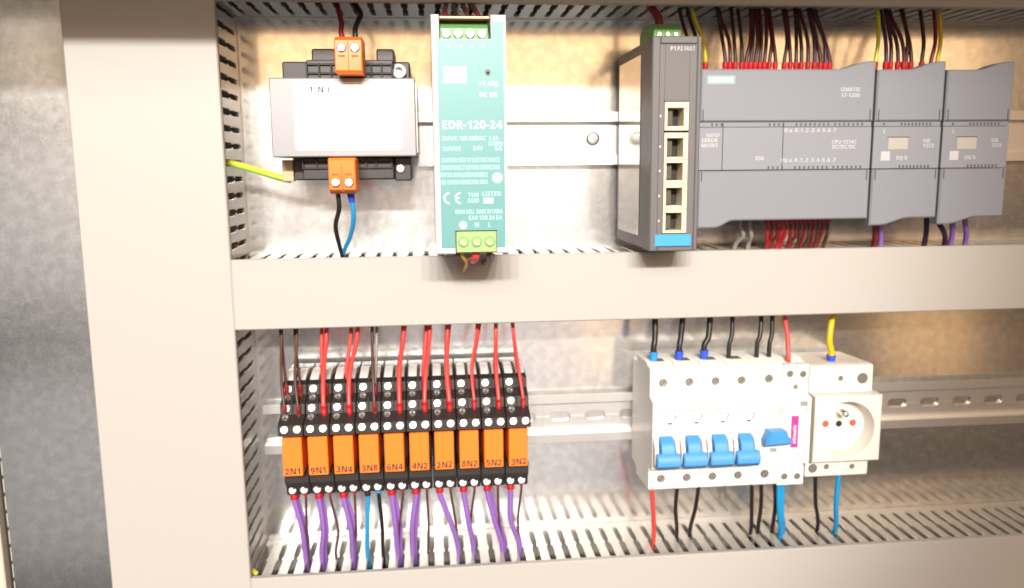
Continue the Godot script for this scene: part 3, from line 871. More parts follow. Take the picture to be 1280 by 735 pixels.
func breakers() -> void:
	var z := 62.03
	for i in 4:
		var x0 := 138.3 + 17.6 * i
		var t := thing("circuit_breaker", ["leftmost of the white circuit breakers, its plain left flank showing", "second white circuit breaker from the left, blue lever down", "third white circuit breaker from the left, blue lever down", "fourth white circuit breaker, next to the wide breaker with pink stripe"][i], "circuit breaker", Vector3(x0 + 8.8, -213, 0), "white circuit breakers with blue levers")
		var b := part(t, "housing", Shape.new().prism_x(breaker_profile(), x0 + 0.12, x0 + 17.48, 0.45), M.breaker)
		terminal_hole(t, x0 + 8.8, -139.2, 2.9)
		terminal_hole(t, x0 + 8.6, -204.6, 2.9)
		# wire openings on top
		part(t, "wire_mouth", Shape.new().box(Vector3(x0 + 5.0, -128.0, 36), Vector3(x0 + 12.6, -126.9, 44), 0.2), M.hole)
		# the recess round the lever and the lever itself
		part(b, "lever_cheek", Shape.new().prism_x(PackedVector2Array([Vector2(61, -171.5), Vector2(66.5, -177), Vector2(68.5, -184), Vector2(67, -190.5), Vector2(61, -194.5)]), x0 + 0.5, x0 + 3.2, 0.5), M.breaker)
		part(b, "lever_cheek", Shape.new().prism_x(PackedVector2Array([Vector2(61, -171.5), Vector2(66.5, -177), Vector2(68.5, -184), Vector2(67, -190.5), Vector2(61, -194.5)]), x0 + 14.3, x0 + 17.0, 0.5), M.breaker)
		var l := part(t, "lever", Shape.new().prism_x(PackedVector2Array([Vector2(60, -172.4), Vector2(64, -172.6), Vector2(66.4, -174), Vector2(68.6, -178), Vector2(70.4, -184.6), Vector2(70.4, -188), Vector2(60, -188)]), x0 + 4.3, x0 + 13.2, 0.5), M.blue)
		part(l, "lever_paddle", Shape.new().prism_x(PackedVector2Array([Vector2(62, -182.2), Vector2(69.6, -182.0), Vector2(72.4, -185.2), Vector2(72.4, -189.6), Vector2(70, -192.2), Vector2(64, -193), Vector2(62, -192)]), x0 + 0.9, x0 + 16.6, 0.7), M.blue)
		# printing
		print_on(b, "ETIMAT 6", Vector3(x0 + 8.6, -155.8, z), 1.25, M.ink_grey, Basis(), 0.05, "lettering", 12.0)
		print_on(b, "C16", Vector3(x0 + 4.6, -166.0, z), 1.7, M.plc_print)
		print_on(b, "~230/400V", Vector3(x0 + 5.2, -169.4, z), 1.0, M.plc_print, Basis(), 0.05, "lettering", 6.0)
		var sym := Shape.new()
		sym.tube([Vector3(x0 + 14.4, -158.4, z), Vector3(x0 + 15.3, -160.2, z), Vector3(x0 + 14.6, -161.4, z), Vector3(x0 + 13.8, -163.0, z)], 0.28, 6, 3)
		part(b, "printed_symbol", sym, M.ink)
		part(b, "printed_symbol", Shape.new().box(Vector3(x0 + 10.2, -164.9, 61.9), Vector3(x0 + 13.0, -163.9, 62.1), 0.0), M.ink)
	# the wide residual-current breaker
	var x0 := 208.7
	var x1 := 245.2
	var t := thing("residual_current_breaker", "wide white breaker with broad blue lever and pink stripe", "circuit breaker", Vector3(227, -213, 0))
	var b := part(t, "housing", Shape.new().prism_x(breaker_profile(), x0 + 0.12, x1 - 0.1, 0.45), M.breaker)
	part(b, "terminal_tab", Shape.new().box(Vector3(227.6, -149.6, 50), Vector3(236.0, -129.2, 56.2), 0.4), M.breaker)
	part(b, "terminal_tab", Shape.new().box(Vector3(236.5, -149.6, 50), Vector3(245.0, -129.2, 56.0), 0.4), M.breaker)
	part(b, "terminal_tab", Shape.new().box(Vector3(226.5, -212.8, 50), Vector3(245.0, -199.5, 55.4), 0.4), M.breaker)
	part(b, "seam", Shape.new().box(Vector3(229.6, -195.0, 61.9), Vector3(229.9, -150.6, 62.06), 0.0), M.plc_print)
	terminal_hole(t, 218.6, -138.8, 3.0)
	terminal_hole(t, 218.2, -204.6, 3.2)
	for q in [[231.9, -135.5, 56.2], [241.0, -136.0, 56.0], [231.4, -206.6, 55.4], [240.4, -206.8, 55.4]]:
		part(t, "wire_hole", Shape.new().lathe([Vector2(0, 0), Vector2(2.3, 0), Vector2(2.3, 0.1), Vector2(0, 0.1)], Shape.towards(Vector3(q[0], q[1], q[2] - 0.05), Vector3(0, 0, 1)), 18), M.hole)
		part(t, "hole_rim", Shape.new().lathe([Vector2(2.2, 0), Vector2(2.35, 0.35), Vector2(2.75, 0.35), Vector2(2.9, 0)], Shape.towards(Vector3(q[0], q[1], q[2]), Vector3(0, 0, 1)), 18), M.outlet)
	part(t, "terminal_screw", screw_shape(Vector3(236.2, -144.6, 56.0), Vector3(0, 0.1, 1), 1.8, 2.2), M.steel)
	var l := part(t, "lever", Shape.new().prism_z(PackedVector2Array([Vector2(213.9, -170.0), Vector2(225.4, -170.0), Vector2(226.2, -173.2), Vector2(229.0, -176.2), Vector2(229.0, -179.0), Vector2(211.4, -179.8), Vector2(211.2, -177.0), Vector2(212.8, -173.6)]), 62, 71.5, 1.6), M.blue)
	part(l, "lever_root", Shape.new().box(Vector3(213.5, -180.6, 62), Vector3(227.0, -171, 66), 0.3), M.blue)
	part(b, "pink_stripe", Shape.new().box(Vector3(231.6, -184.0, 61.9), Vector3(236.6, -162.4, 62.12), 0.0), M.pink)
	print_on(b, "etimatic", Vector3(234.1, -175.0, 62.14), 2.2, M.white_label, Basis(Vector3(0, 0, 1), PI / 2))
	part(t, "test_button", Shape.new().box(Vector3(237.2, -155.8, 61.9), Vector3(242.2, -152.6, 62.6), 0.3), M.ink_grey)
	for q in [["KZS-2M", 239.6, -158.6, 1.4], ["C 16A", 222.5, -157.0, 1.3], ["0,03A", 222.5, -159.4, 1.3], ["230V~", 222.5, -161.6, 1.1], ["Test", 240.6, -165.0, 1.4], ["IP20", 240.8, -174.0, 1.4], ["50Hz", 240.8, -178.0, 1.4], ["EN 61009", 235.4, -187.0, 1.2], ["10000", 235.4, -190.0, 1.2], ["2P C16", 235.4, -193.0, 1.2]]:
		print_on(b, q[0], Vector3(q[1], q[2], z), q[3], M.plc_print if q[2] < -160 else M.ink_grey, Basis(), 0.05, "lettering", 7.5)
	part(b, "printed_symbol", Shape.new().tube([Vector3(227.6, -155.4, z), Vector3(228.8, -157.6, z), Vector3(227.6, -159.8, z), Vector3(226.8, -157.6, z), Vector3(227.6, -155.4, z)], 0.25, 6, 3), M.ink_grey)
	part(b, "printed_bar", Shape.new().box(Vector3(217.6, -186.6, 61.9), Vector3(222.4, -183.8, 62.1), 0.0), M.ink_grey)
	part(b, "printed_bar", Shape.new().box(Vector3(214.0, -193.4, 61.9), Vector3(226.0, -192.6, 62.1), 0.0), M.plc_print)
	# the rail-mounted outlet
	var o := thing("power_outlet", "white rail-mounted round power outlet with two red shutters", "power outlet", Vector3(270, -213, 0))
	part(o, "housing", Shape.new().prism_x(PackedVector2Array([Vector2(8, -133), Vector2(44, -131.4), Vector2(53, -131.4), Vector2(54, -132.2), Vector2(54, -150), Vector2(50, -150.5), Vector2(49, -152), Vector2(49, -194), Vector2(50, -196), Vector2(54, -196.4), Vector2(54, -207.8), Vector2(53, -208.8), Vector2(8, -208)]), 246.6, 291.0, 0.7), M.outlet)
	# raised face with the round well: an outer frame in two halves and the well's wall
	var cx := 270.4
	var cy := -173.0
	var rr := 18.9
	part(o, "face_plate", Shape.new().plate_with_hole(Vector2(247.6, cy - 22.6), Vector2(294.0, cy + 22.6), Vector2(cx, cy), rr, 49.2, 62.3, 0.9), M.outlet)
	part(o, "well_wall", Shape.new().lathe([Vector2(rr - 1.4, 0), Vector2(rr - 0.1, 10.6), Vector2(rr + 0.25, 11.2)], Transform3D(Basis(Vector3(1, 0, 0), Vector3(0, 0, 1), Vector3(0, -1, 0)), Vector3(cx, cy, 51.0)), 40), M.outlet)
	var fl := part(o, "well_floor", Shape.new().lathe([Vector2(0, 0), Vector2(rr, 0), Vector2(rr, 0.4), Vector2(0, 0.4)], Shape.towards(Vector3(cx, cy, 50.65), Vector3(0, 0, 1)), 40), M.outlet)
	for x in [-9.6, 9.6]:
		part(fl, "shutter", Shape.new().lathe([Vector2(0, 0), Vector2(2.3, 0), Vector2(2.3, 0.25), Vector2(0, 0.35)], Shape.towards(Vector3(cx + x, cy + 0.6, 51.0), Vector3(0, 0, 1)), 18), M.red_shutter)
	part(fl, "centre_hole", Shape.new().cyl(Vector3(cx - 0.2, cy + 0.3, 50.9), Vector3(cx - 0.2, cy + 0.3, 51.2), 2.2, 2.2, 18), M.dark_gap)
	part(fl, "earth_pin", Shape.new().lathe([Vector2(0, 0), Vector2(2.3, 0), Vector2(2.3, 8.6), Vector2(1.6, 10.2), Vector2(0, 10.8)], Shape.towards(Vector3(cx - 0.5, cy + 9.6, 51.0), Vector3(0, 0, 1)), 18), M.nickel)
	terminal_hole(o, 268.2, -140.4, 1.9)
	terminal_hole(o, 283.5, -140.8, 4.0, false)
	terminal_hole(o, 251.8, -202.4, 3.4, false)
	terminal_hole(o, 261.4, -201.6, 2.0)
	terminal_hole(o, 279.6, -202.2, 2.0)


# ---------------------------------------------------------------- all the wiring
func V(a: Array) -> Array:
	var out := []
	for q in a:
		out.append(Vector3(q[0], q[1], q[2]))
	return out


func wiring() -> void:
	var rng := RandomNumberGenerator.new()
	rng.seed = 7
	bends.seed = 21
	# transformer
	wire("darkred", "dark red wire rising from the upper orange terminal's left pole", V([[-48.0, 72.5, 72], [-49.2, 78, 70], [-50.2, 84.6, 60], [-54.0, 97.5, 42], [-55, 112, 36]]), 1.5)
	wire("black", "black wire rising from the upper orange terminal's right pole", V([[-40.9, 72.5, 72], [-41.2, 79, 70], [-40.6, 86.7, 58], [-39.6, 92, 50], [-44.1, 100.0, 42], [-45, 113, 36]]), 1.5)
	wire("black", "black wire hanging from the lower orange terminal's left pole", V([[-54.6, -12.5, 72], [-54.4, -22.4, 70], [-58.4, -33.4, 60], [-57.2, -46, 50], [-56.6, -56, 42], [-55, -70, 36]]), 1.35)
	wire("cyan", "bright blue wire hanging from the lower orange terminal's right pole", V([[-47.2, -12.5, 72], [-46.4, -27.3, 68], [-49.2, -39.2, 58], [-55.0, -50.1, 46], [-57.3, -58, 40], [-58, -72, 34]]), 1.35)
	var bf: Node3D = get_node("wire_003")
	part(bf, "ferrule", Shape.new().cyl(Vector3(-47.2, -13.0, 72), Vector3(-46.7, -18.5, 70.7), 2.3, 1.7, 12), M.blue_deep)
	wire("lime", "yellow-green earth wire from the tall duct to the transformer", V([[-85.5, -5.8, 44], [-92, -4.4, 43], [-101.8, -1.6, 42], [-114, 2.2, 40], [-126, 5.2, 39], [-140, 9, 36]]), 1.95)
	var earth: Node3D = get_node("wire_004")
	part(earth, "green_stripe", Shape.new().tube(V([[-85.5, -6.4, 45.2], [-92, -5.0, 44.2], [-101.8, -2.2, 43.2], [-114, 1.6, 41.2], [-126, 4.6, 40.2], [-140, 8.4, 37.2]]), 0.85, 8, 8), M.stripe_green)
	wire("lime", "yellow-green wire end poking out at the lower left duct corner", V([[-119.5, -260.0, 47], [-124, -256.5, 46], [-131, -254, 42]]), 1.9)
	# power supply
	wire("yellow", "short yellow wire end under the power supply's green terminal", V([[16.4, -44.5, 112], [16.0, -47.5, 110], [18.5, -53, 98], [18, -62, 62.0]]), 1.0)
	wire("red", "short red wire end under the power supply's green terminal", V([[23.3, -44.5, 112], [23.2, -48, 111], [22.8, -51, 104], [22, -53.2, 88], [22, -57, 50]]), 2.1)
	wire("brown", "short brown wire end under the power supply's green terminal", V([[30.4, -44.5, 112], [30.8, -47, 110], [31.0, -50, 100], [31, -53.5, 82], [31, -58, 50]]), 1.8)
	for i in 4:
		wire(["darkred", "black", "brown", "darkred"][i], ["dark red wire behind the top of the power supply, leftmost of four", "black wire behind the top of the power supply", "brown wire behind the top of the power supply", "dark red wire behind the top of the power supply, rightmost of four"][i], V([[9.4 + 6.2 * i, 76, 104], [9.6 + 6 * i, 81.5, 98], [10 + 5.4 * i, 90, 76], [11 + 5 * i, 97, 50], [11 + 5 * i, 112, 36]]), 1.4)
	# network switch supply
	wire("darkred", "thick dark red wire into the green plug of the switch", V([[139.2, 83.0, 58], [139.0, 88.6, 57], [137.5, 94, 52], [136, 100, 44], [136, 114, 36]]), 2.5)
	# controller, upper row: [colour, x at the ferrule, x at the duct]
	var up := [["umber", 163.0, 156.5], ["black", 166.0, 161.5], ["yellow", 170.6, 164.8], ["violetblack", 183.4, 180.6], ["oxblood", 186.4, 182.4], ["umber", 189.8, 189.6], ["umber", 193.9, 193.8], ["oxblood", 196.6, 202.2], ["umber", 199.5, 203.8], ["oxblood", 202.6, 205.0], ["umber", 205.6, 207.8], ["oxblood", 208.6, 212.0], ["umber", 211.7, 213.2], ["oxblood", 215.6, 214.0],
		["umber", 221.6, 223.4], ["oxblood", 225.3, 224.8], ["umber", 229.2, 231.2], ["umber", 232.6, 232.6], ["oxblood", 237.0, 233.8], ["violetblack", 241.2, 240.6], ["oxblood", 245.0, 241.6], ["violetblack", 248.2, 243.4], ["oxblood", 251.2, 245.0]]
	for i in up.size():
		var u: Array = up[i]
		var nm: String = {"umber": "dark brown", "black": "black", "yellow": "yellow", "violetblack": "dark violet", "oxblood": "dark red"}[u[0]]
		var side: String = "%s from the left" % ORD[i] if i < 12 else "%s from the right" % ORD[up.size() - 1 - i]
		var jx := rng.randf_range(-1.0, 1.0)
		wire(u[0], "%s wire with red ferrule on top of the wide controller, %s" % [nm, side], V([[u[1], 57.5, 51], [u[1] + rng.randf_range(-0.2, 0.2), 65.5, 51.5], [lerpf(u[1], u[2], 0.45) + jx, 78, 50], [u[2], 95, 43], [u[2] - 0.5, 112, 36]]), 1.15, "red", 8.5, "wires with red ferrules on top of the wide controller")
	var up2 := [["yellow", 281.3, 285.4], ["violetblack", 288.2, 288.3], ["violetblack", 291.4, 291.2], ["umber", 296.2, 292.4], ["oxblood", 300.2, 294.6], ["umber", 301.6, 302.6], ["oxblood", 305.0, 301.6], ["umber", 312.2, 314.6]]
	for i in up2.size():
		var u: Array = up2[i]
		var nm: String = {"umber": "dark brown", "yellow": "yellow-green", "violetblack": "dark violet", "oxblood": "dark red"}[u[0]]
		wire("lime" if i == 0 else u[0], "%s wire with red ferrule above the first narrow module, %s" % [nm, "%s from the left" % ORD[i]], V([[u[1], 57.5, 51], [u[1], 66.0, 51.5], [lerpf(u[1], u[2], 0.4), 78, 50], [u[2], 95, 43], [u[2], 112, 36]]), 1.2, "red", 9.0, "wires on top of the narrow modules")
	for i in 2:
		wire(["darkred", "yellow"][i], ["dark red wire on top between the two narrow modules", "ochre wire on top between the two narrow modules"][i], V([[318.2 + 4.2 * i, 57.5, 51], [318.4 + 4.2 * i, 65.5, 51.5], [321.4 + 3.2 * i, 78, 50], [324.4 + 3.0 * i, 95, 43], [324.4 + 3.0 * i, 112, 36]]), 1.2, "red", 7.0, "wires on top of the narrow modules")
	# controller, lower row
	for i in 2:
		wire("grey", ["left of two grey wires under the wide controller", "right of two grey wires under the wide controller"][i], V([[197.5 + 6 * i, -30, 50], [197 + 6.3 * i, -37.8, 50], [200 + 6 * i, -44, 47], [197.4 + 9 * i, -51.0, 41], [198 + 9 * i, -66, 36]]), 1.5)
	for i in 14:
		var x := 215.0 + 3.1 * i
		wire(["w2red", "darkred", "brown"][0 if i in [0, 3, 4] else 1 + i % 2 if i > 6 else 1], "%s wire from the left in the dense red bunch under the wide controller" % ORD[i], V([[x, -31.5, 50.5], [x + 0.2, -39, 50.5], [x + 1.4, -45, 47], [x + 2.4 + rng.randf_range(-1.2, 1.2), -52, 41], [x + 2, -68, 36]]), 1.25, "red", 7.0, "red bunch under the wide controller")
	for i in 6:
		var q: Array = [["darkred", 287.0, 292.6, "dark red wire under the first narrow module, at its left end"], ["purple", 290.6, 297.0, "purple wire under the first narrow module, at its left end"], ["violetblack", 322.8, 327.6, "dark violet wire slanting under the first narrow module's right end"], ["violetblack", 331.2, 343.5, "dark violet wire slanting right under the second narrow module"], ["purple", 340.6, 347.0, "left of two purple wires under the second narrow module"], ["purple", 349.6, 356.6, "right of two purple wires under the second narrow module"]][i]
		wire(q[0], q[3], V([[q[1], -30, 51], [q[1] + 0.4, -37.5, 51], [lerpf(q[1], q[2], 0.6), -45, 47], [q[2], -52.5, 42], [q[2] + 1, -68, 36]]), 1.7, "", 7, "wires under the narrow modules")
	# relays, upper side: [relay, row, colour, radius, x at the duct, x half way]
	var R := [[0, 1, "brown", 0.9, -98.6, -95.4], [0, 1.5, "brown", 0.9, -89.6, -86.3], [0, 2, "brown", 0.9, -96.6, -96.8], [0, 2.5, "brown", 0.9, -87.0, -87.8], [1, 2, "red", 1.45, -69.0, -70.0], [1, 1, "red", 1.2, -72.2, -71.9], [2, 2, "red", 1.4, -48.6, -53.6], [2, 1, "red", 1.3, -53.6, -56.9], [3, 2, "brown", 1.0, -39.9, -40.0], [3, 1, "grey", 1.0, -37.6, -38.6], [4, 2, "red", 1.5, -19.2, -23.1], [4, 1, "red", 1.2, -20.4, -24.2], [5, 2, "red", 1.4, -3.4, -6.6], [5, 1, "red", 1.3, -5.6, -8.4], [6, 2, "red", 1.6, 8.6, 6.5], [6, 1, "red", 1.2, 9.8, 6.0], [7, 2, "red", 1.0, 27.6, 22.4], [7, 1, "red", 1.0, 29.2, 22.8], [8, 2, "red", 1.3, 39.0, 37.7], [8, 1, "red", 1.1, 40.0, 36.8], [9, 2, "red", 1.0, 49.8, 51.7], [9, 1, "red", 1.0, 50.6, 51.0]]
	for q in R:
		var i: int = q[0]
		var xc := -89.0 + RELAY_PITCH * i
		var low: bool = q[1] >= 2
		var left: bool = i == 0 and q[1] in [1, 2]
		var xf := xc + (-4.2 if left else 3.9)
		var where := "%s relay" % ORD[i] if i < 5 else "%s relay" % ["sixth", "seventh", "eighth", "ninth", "rightmost"][i - 5]
		var fy := -149.2 if low else -138.6
		var fz := 61.4 if low else 51.4
		var nm: String = {"brown": "brown", "red": "red", "grey": "grey-brown"}[q[2]]
		wire(q[2], "%s wire with red ferrule into the %s tier of the %s%s" % [nm, "middle" if low else "uppermost", where, (", left pole" if left else ", right pole") if i == 0 else ""], V([[xf, fy, fz], [xf - 0.1, fy + 5.5, fz + 1.2], [lerpf(q[5], xf, 0.2), -126.5, 55.0 if low else 48.0], [lerpf(q[5], q[4], 0.7), -108, 43 if low else 39], [q[4], -95, 38 if low else 34], [q[4], -82, 34]]), q[3], "red", 8.0, "wires coming down to the orange relays")
	# relays, lower side: [left colour, right colour, x in the middle and at the bottom]
	var D := [["purple", -89.3, -89.7, "brown", -86.4, -88.0], ["purple", -75.6, -79.0, "brown", -66.5, -69.3], ["purple", -57.7, -59.1, "brown", -55.4, -58.0], ["cyan", -47.6, -48.9, "black", -38.1, -38.8], ["purple", -28.8, -28.5, "brown", -26.3, -27.4], ["purple", -18.4, -18.6, "brown", -7.5, -8.6], ["purple", 8.2, 11.9, "brown", 10.2, 12.2], ["purple", 19.6, 22.3, "brown", 20.3, 22.0], ["purple", 36.8, 42.0, "brown", 39.4, 42.6], ["purple", 47.0, 53.2, "brown", 51.7, 53.8]]
	for i in 10:
		var xc := -89.0 + RELAY_PITCH * i
		var where := "%s relay" % ORD[i] if i < 9 else "rightmost relay"
		var q: Array = D[i]
		var fat := 1.75 if q[0] == "purple" else 1.35
		wire(q[0], "%s wire hanging from the lower left screw of the %s" % ["bright blue" if i == 3 else "purple", where], V([[xc - 3.7, -204.5, 49.5], [xc - 3.4, -210.5, 49.5], [q[1], -232, 46.5], [q[2], -253, 38], [q[2] + 0.3, -272, 30]]), fat, "black" if i == 3 else "red", 6.0, "wires hanging from the orange relays")
		if i in [0, 1, 2, 4, 5, 8]:
			wire("purple", "second purple wire, behind the first, under the %s's lower left screw" % where, V([[xc - 2.9, -204.5, 47], [xc - 2.2, -210.5, 46.5], [q[1] + 2.2, -232, 44], [q[2] + 1.6, -253, 35], [q[2] + 1.8, -272, 27]]), 1.5, "red", 6.0, "wires hanging from the orange relays")
		wire(q[3], "thin %s wire hanging from the lower right screw of the %s" % ["black" if i == 3 else "dark brown", where], V([[xc + 3.7, -204.5, 49], [xc + 3.6, -209.5, 49], [q[4], -232.5, 45], [q[5], -253, 37], [q[5] + 0.4, -272, 30]]), 1.25 if i == 3 else 0.8, "azure" if i == 3 else "red", 4.5, "wires hanging from the orange relays")
	# breakers, top
	for i in 6:
		var x: float = [144.0, 161.4, 178.5, 195.6, 215.0, 223.6][i]
		var xt: float = [145.6, 164.1, 183.4, 198.4, 219.0, 226.3][i]
		var lab: String = ["black wire with light blue ferrule into the leftmost breaker", "black wire with blue ferrule into the second breaker", "black wire with blue ferrule into the third breaker", "bare-ended black wire into the fourth breaker", "left of two black wires into the wide breaker", "right of two black wires into the wide breaker"][i]
		wire("black", lab, V([[x, -127.2, 41], [x + 0.1, -118, 41], [lerpf(x, xt, 0.6), -112, 40], [xt, -97, 37], [xt + 0.4, -82, 32]]), 2.0 if i < 3 else 1.5, ["azure", "deepblue", "deepblue", "", "", ""][i], 8.0, "black wires on top of the breakers")
	wire("red", "red wire into the top of the wide breaker beside the outlet", V([[233.4, -131, 50], [233.5, -124, 49], [234.0, -110, 44], [234.4, -97, 38], [234.4, -82, 32]]), 1.5)
	wire("yellow", "thick yellow wire with blue ferrule into the outlet's top", V([[267.9, -132.0, 40], [267.6, -125, 41], [265.4, -117.5, 42], [267.0, -107, 40], [271.0, -97, 36], [274, -83, 32]]), 2.1, "deepblue", 6.5)
	# breakers, bottom
	wire("red", "red wire hanging under the leftmost breaker into the bottom duct", V([[142.6, -210, 46], [142.9, -216, 47], [144.6, -231.5, 45], [147.0, -250.5, 38], [148, -270, 30]]), 1.55)
	var K := [[160.3, 160.7, 165.2, "black wire hanging under the second breaker"], [175.3, 174.9, 175.3, "black wire hanging under the third breaker"], [212.5, 215.0, 218.9, "left of two black wires under the wide breaker"], [219.2, 221.5, 224.3, "right of two black wires under the wide breaker"], [228.5, 231.6, 234.4, "black wire half hidden behind the bright blue wires under the wide breaker"], [257.6, 260.8, 268.7, "black wire hanging under the outlet's left end"]]
	for q in K:
		wire("black", q[3], V([[q[0], -207, 47], [q[0], -213.5, 47], [q[1], -232, 43], [q[2], -251, 33], [q[2] + 1, -270, 28]]), 1.35, "", 6, "black wires under the breakers")
	wire("cyan", "left of two bright blue wires under the wide breaker", V([[230.6, -208, 50], [230.8, -216, 49], [233.3, -236.0, 46], [238.4, -253, 39], [240, -270, 30]]), 1.7, "", 6, "bright blue wires under the breakers")
	wire("cyan", "right of two bright blue wires under the wide breaker", V([[234.6, -208, 47], [234.8, -216, 46], [236.4, -237.0, 43], [241.0, -252, 36], [243, -270, 28]]), 1.7, "", 6, "bright blue wires under the breakers")
	wire("cyan", "bright blue wire hanging under the outlet", V([[274.6, -205, 46], [274.8, -213, 46], [275.4, -233.3, 44], [280.4, -254.0, 36], [282, -270, 28]]), 1.7, "", 6, "bright blue wires under the breakers")


func _ready() -> void:
	# camera
	var cam := Camera3D.new()
	cam.name = "camera"
	cam.fov = rad_to_deg(2.0 * atan(367.5 / 1014.32))
	cam.near = 0.01
	cam.far = 30.0
	var yaw := 0.0966
	var pitch := 0.1536
	var roll := -0.0094
	var lens := CameraAttributesPhysical.new()
	lens.frustum_focal_length = 33.12
	lens.frustum_focus_distance = 0.41
	lens.exposure_aperture = 11.0
	lens.frustum_near = 0.01
	lens.frustum_far = 30.0
	cam.attributes = lens
	cam.fov = rad_to_deg(2.0 * atan(367.5 / 1014.32))
	var fwd := Vector3(sin(yaw) * cos(pitch), -sin(pitch), -cos(yaw) * cos(pitch))
	var right := Vector3(cos(yaw), 0, sin(yaw))
	var up := right.cross(fwd)
	cam.transform = Transform3D(Basis(right * cos(roll) + up * sin(roll), up * cos(roll) - right * sin(roll), -fwd), Vector3(0, 0, 0.5561))
	add_child(cam)
	# air of the room: dim and warm
	var env := Environment.new()
	env.background_mode = Environment.BG_COLOR
	env.background_color = Color(0.040, 0.034, 0.033).linear_to_srgb()
	env.tonemap_mode = Environment.TONE_MAPPER_LINEAR
	env.tonemap_exposure = 1.14
	env.sdfgi_enabled = true
	env.ssao_enabled = true
	env.ssil_enabled = true
	var we := WorldEnvironment.new()
	we.name = "room_air"
	we.environment = env
	add_child(we)
	# the ceiling tube that throws the sharp shadows; the area lights after it are added, unseen fills
	for i in 5:
		var key := SpotLight3D.new()
		key.name = "ceiling_lamp" if i == 0 else "ceiling_lamp_%03d" % i
		key.light_color = Color(1.0, 0.985, 0.96)
		key.light_energy = 3.4
		key.light_size = 0.06
		key.spot_angle = 7.5
		key.spot_angle_attenuation = 0.58
		key.spot_attenuation = 2.0
		key.spot_range = 12.0
		key.shadow_enabled = true
		add_child(key)
		key.look_at_from_position(Vector3(-0.65 + 0.3 * i, 1.29, 3.47), Vector3(-0.07, -0.05, 0), Vector3.UP)
	area_light("warm_fill", Vector3(0.6, 0.95, 2.6), Vector3(0.6, 0.95, 0), Vector2(3.2, 1.6), Color(1.0, 0.80, 0.58), 3.6)  # added unseen area light, warm fill standing for a lit wall
	area_light("side_reflection_fill", Vector3(2.05, -0.72, 2.6), Vector3(2.05, -0.72, 0), Vector2(0.42, 0.36), Color(1.0, 0.78, 0.52), 0.065)  # added light that makes the tan reflection at the right of the plate
	area_light("low_reflection_fill", Vector3(0.42, -0.75, 2.6), Vector3(0.42, -0.75, 0), Vector2(0.5, 0.5), Color(1.0, 0.94, 0.92), 0.07)  # added light, there for a pale reflection low in the plate
	area_light("white_fill", Vector3(0.325, -0.7, 2.6), Vector3(0.325, -0.7, 0), Vector2(0.85, 1.6), Color(1.0, 0.975, 0.965), 0.34)  # added neutral fill that whitens the middle of the plate
	area_light("low_reflection_fill_001", Vector3(0.67, -0.66, 2.58), Vector3(0.67, -0.66, 0), Vector2(0.17, 0.34), Color(1.0, 0.78, 0.48), 0.026)  # added narrow light for an orange streak reflected in the plate
	area_light("white_fill_001", Vector3(-1.0, -0.19, 2.6), Vector3(-1.0, -0.19, 0), Vector2(1.75, 0.55), Color(1.0, 0.975, 0.955), 0.11)  # added dim fill for the left of the plate, above its dark band
	area_light("white_fill_002", Vector3(-1.0, -1.15, 2.6), Vector3(-1.0, -1.15, 0), Vector2(1.75, 0.75), Color(1.0, 0.975, 0.955), 0.15)  # the same added fill, continued below the dark band
	area_light("side_reflection_fill_001", Vector3(-1.43, 0.42, 2.6), Vector3(-1.43, 0.42, 0), Vector2(0.22, 0.3), Color(1.0, 0.93, 0.84), 0.03)  # added small light for the bright blob reflected at upper left
	area_light("ceiling_bounce_fill", Vector3(-0.5, 1.52, 3.5), Vector3(-0.3, -0.1, 0), Vector2(1.7, 0.8), Color(1.0, 0.985, 0.96), 5.0)  # added soft light standing for ceiling bounce, to whiten the duct tops
	make_materials()
	M.w_deepblue = M.blue_deep
	M.f_deepblue = M.blue_deep
	# the cabinet
	structure("back_wall", Shape.new().box(Vector3(-294, -520, -2), Vector3(760, 320, 0), 0.2), M.zinc)
	structure("cabinet_roof", Shape.new().box(Vector3(-420, 135, -2), Vector3(900, 152, 234), 1.0), M.cream)
	structure("cabinet_wall", Shape.new().box(Vector3(-460, -520, -60), Vector3(-345.5, 320, -32), 0.5), M.cream)
	var post := thing("cabinet_post", "cream cabinet upright with a row of oblong holes", "upright", Vector3(-310, -520, 0))
	part(post, "post_body", Shape.new().box(Vector3(-345, -520, -30), Vector3(-300.5, 134, -1.0), 0.8), M.cream)
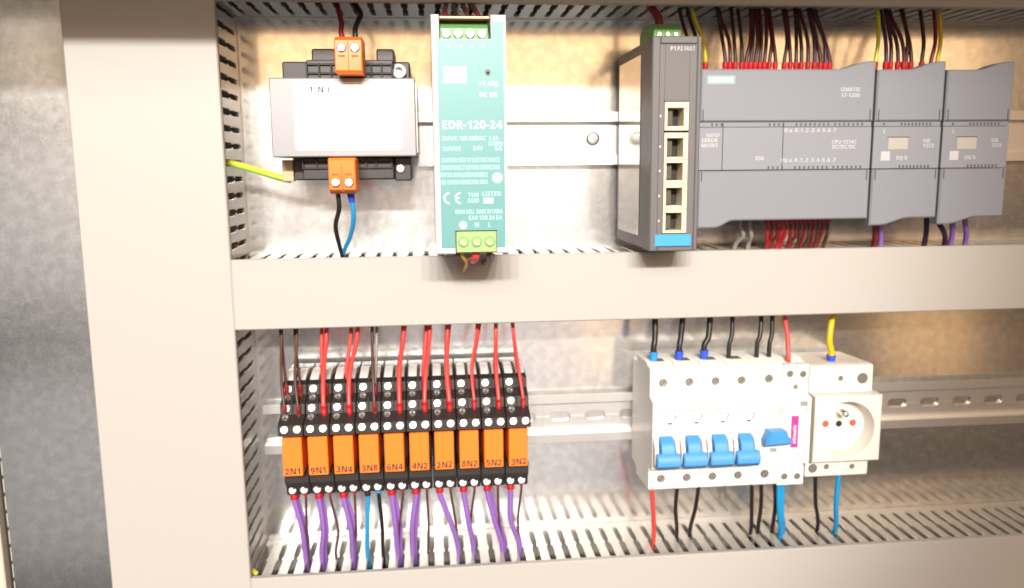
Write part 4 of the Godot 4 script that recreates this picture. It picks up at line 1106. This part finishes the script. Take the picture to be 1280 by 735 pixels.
	part(post, "post_flange", Shape.new().box(Vector3(-300.4, -520, -12), Vector3(-293, 134, -8), 0.3), M.dark_gap)
	var hole := Shape.new().box(Vector3(-0.8, -5, 0), Vector3(0.8, 5, 1.2), 0.3).mesh()
	for i in 26:
		piece(post, "post_rib", hole, M.cream, Vector3(-297.4, -300 + 12.5 * i, -8))
	duct("tall slotted grey-beige wire duct down the left side", false, -360, 133.5, -204.7, -121.75, -355.3)
	duct("upper grey-beige wire duct, in shade along the top edge", true, -121.2, 520, 97.24, 133.4, -110.3 - 10.15)
	duct("middle grey-beige wire duct between the two rows of devices", true, -121.2, 520, -94.77, -53.6, -111.0)
	duct("bottom grey-beige wire duct, its slotted top seen from above", true, -121.2, 520, -300, -257.95, -112.6)
	var ra := rail("upper plain steel rail behind the power supply and controller", -30, 520, 19.44, 0.0)
	for x in [109.8, 366.0]:
		part(ra, "rail_screw", Shape.new().lathe([Vector2(0, 2.0), Vector2(1.3, 2.0), Vector2(1.7, 2.5), Vector2(3.2, 2.4), Vector2(4.4, 1.5), Vector2(4.6, 0.2), Vector2(6.4, 0.2), Vector2(6.4, -0.4)].map(func(q): return Vector2(q.x, q.y)), Shape.towards(Vector3(x, 19.5, 1.6), Vector3(0, 0, 1)), 20), M.steel)
	rail("lower steel rail with oblong holes carrying relays and breakers", -118.5, 520, -175.4, -106.6 + 12.7 + 3.4)
	transformer()
	power_supply()
	network_switch()
	plc_module("wide grey controller with blank doors and small teal badge", 160.2, 270.6, true)
	plc_module("narrow grey module next to the wide controller", 270.6, 315.6, false)
	plc_module("narrow grey module at the right end of the row", 315.6, 360.6, false)
	relays()
	breakers()
	wiring()


func area_light(called: String, at: Vector3, to: Vector3, size: Vector2, colour: Color, energy: float) -> void:
	var l := AreaLight3D.new()
	l.name = called
	l.area_size = size
	l.area_normalize_energy = true
	l.area_range = 12.0
	l.area_attenuation = 2.0
	l.light_color = colour
	l.light_energy = energy
	l.shadow_enabled = true
	add_child(l)
	l.look_at_from_position(at, to, Vector3.UP)
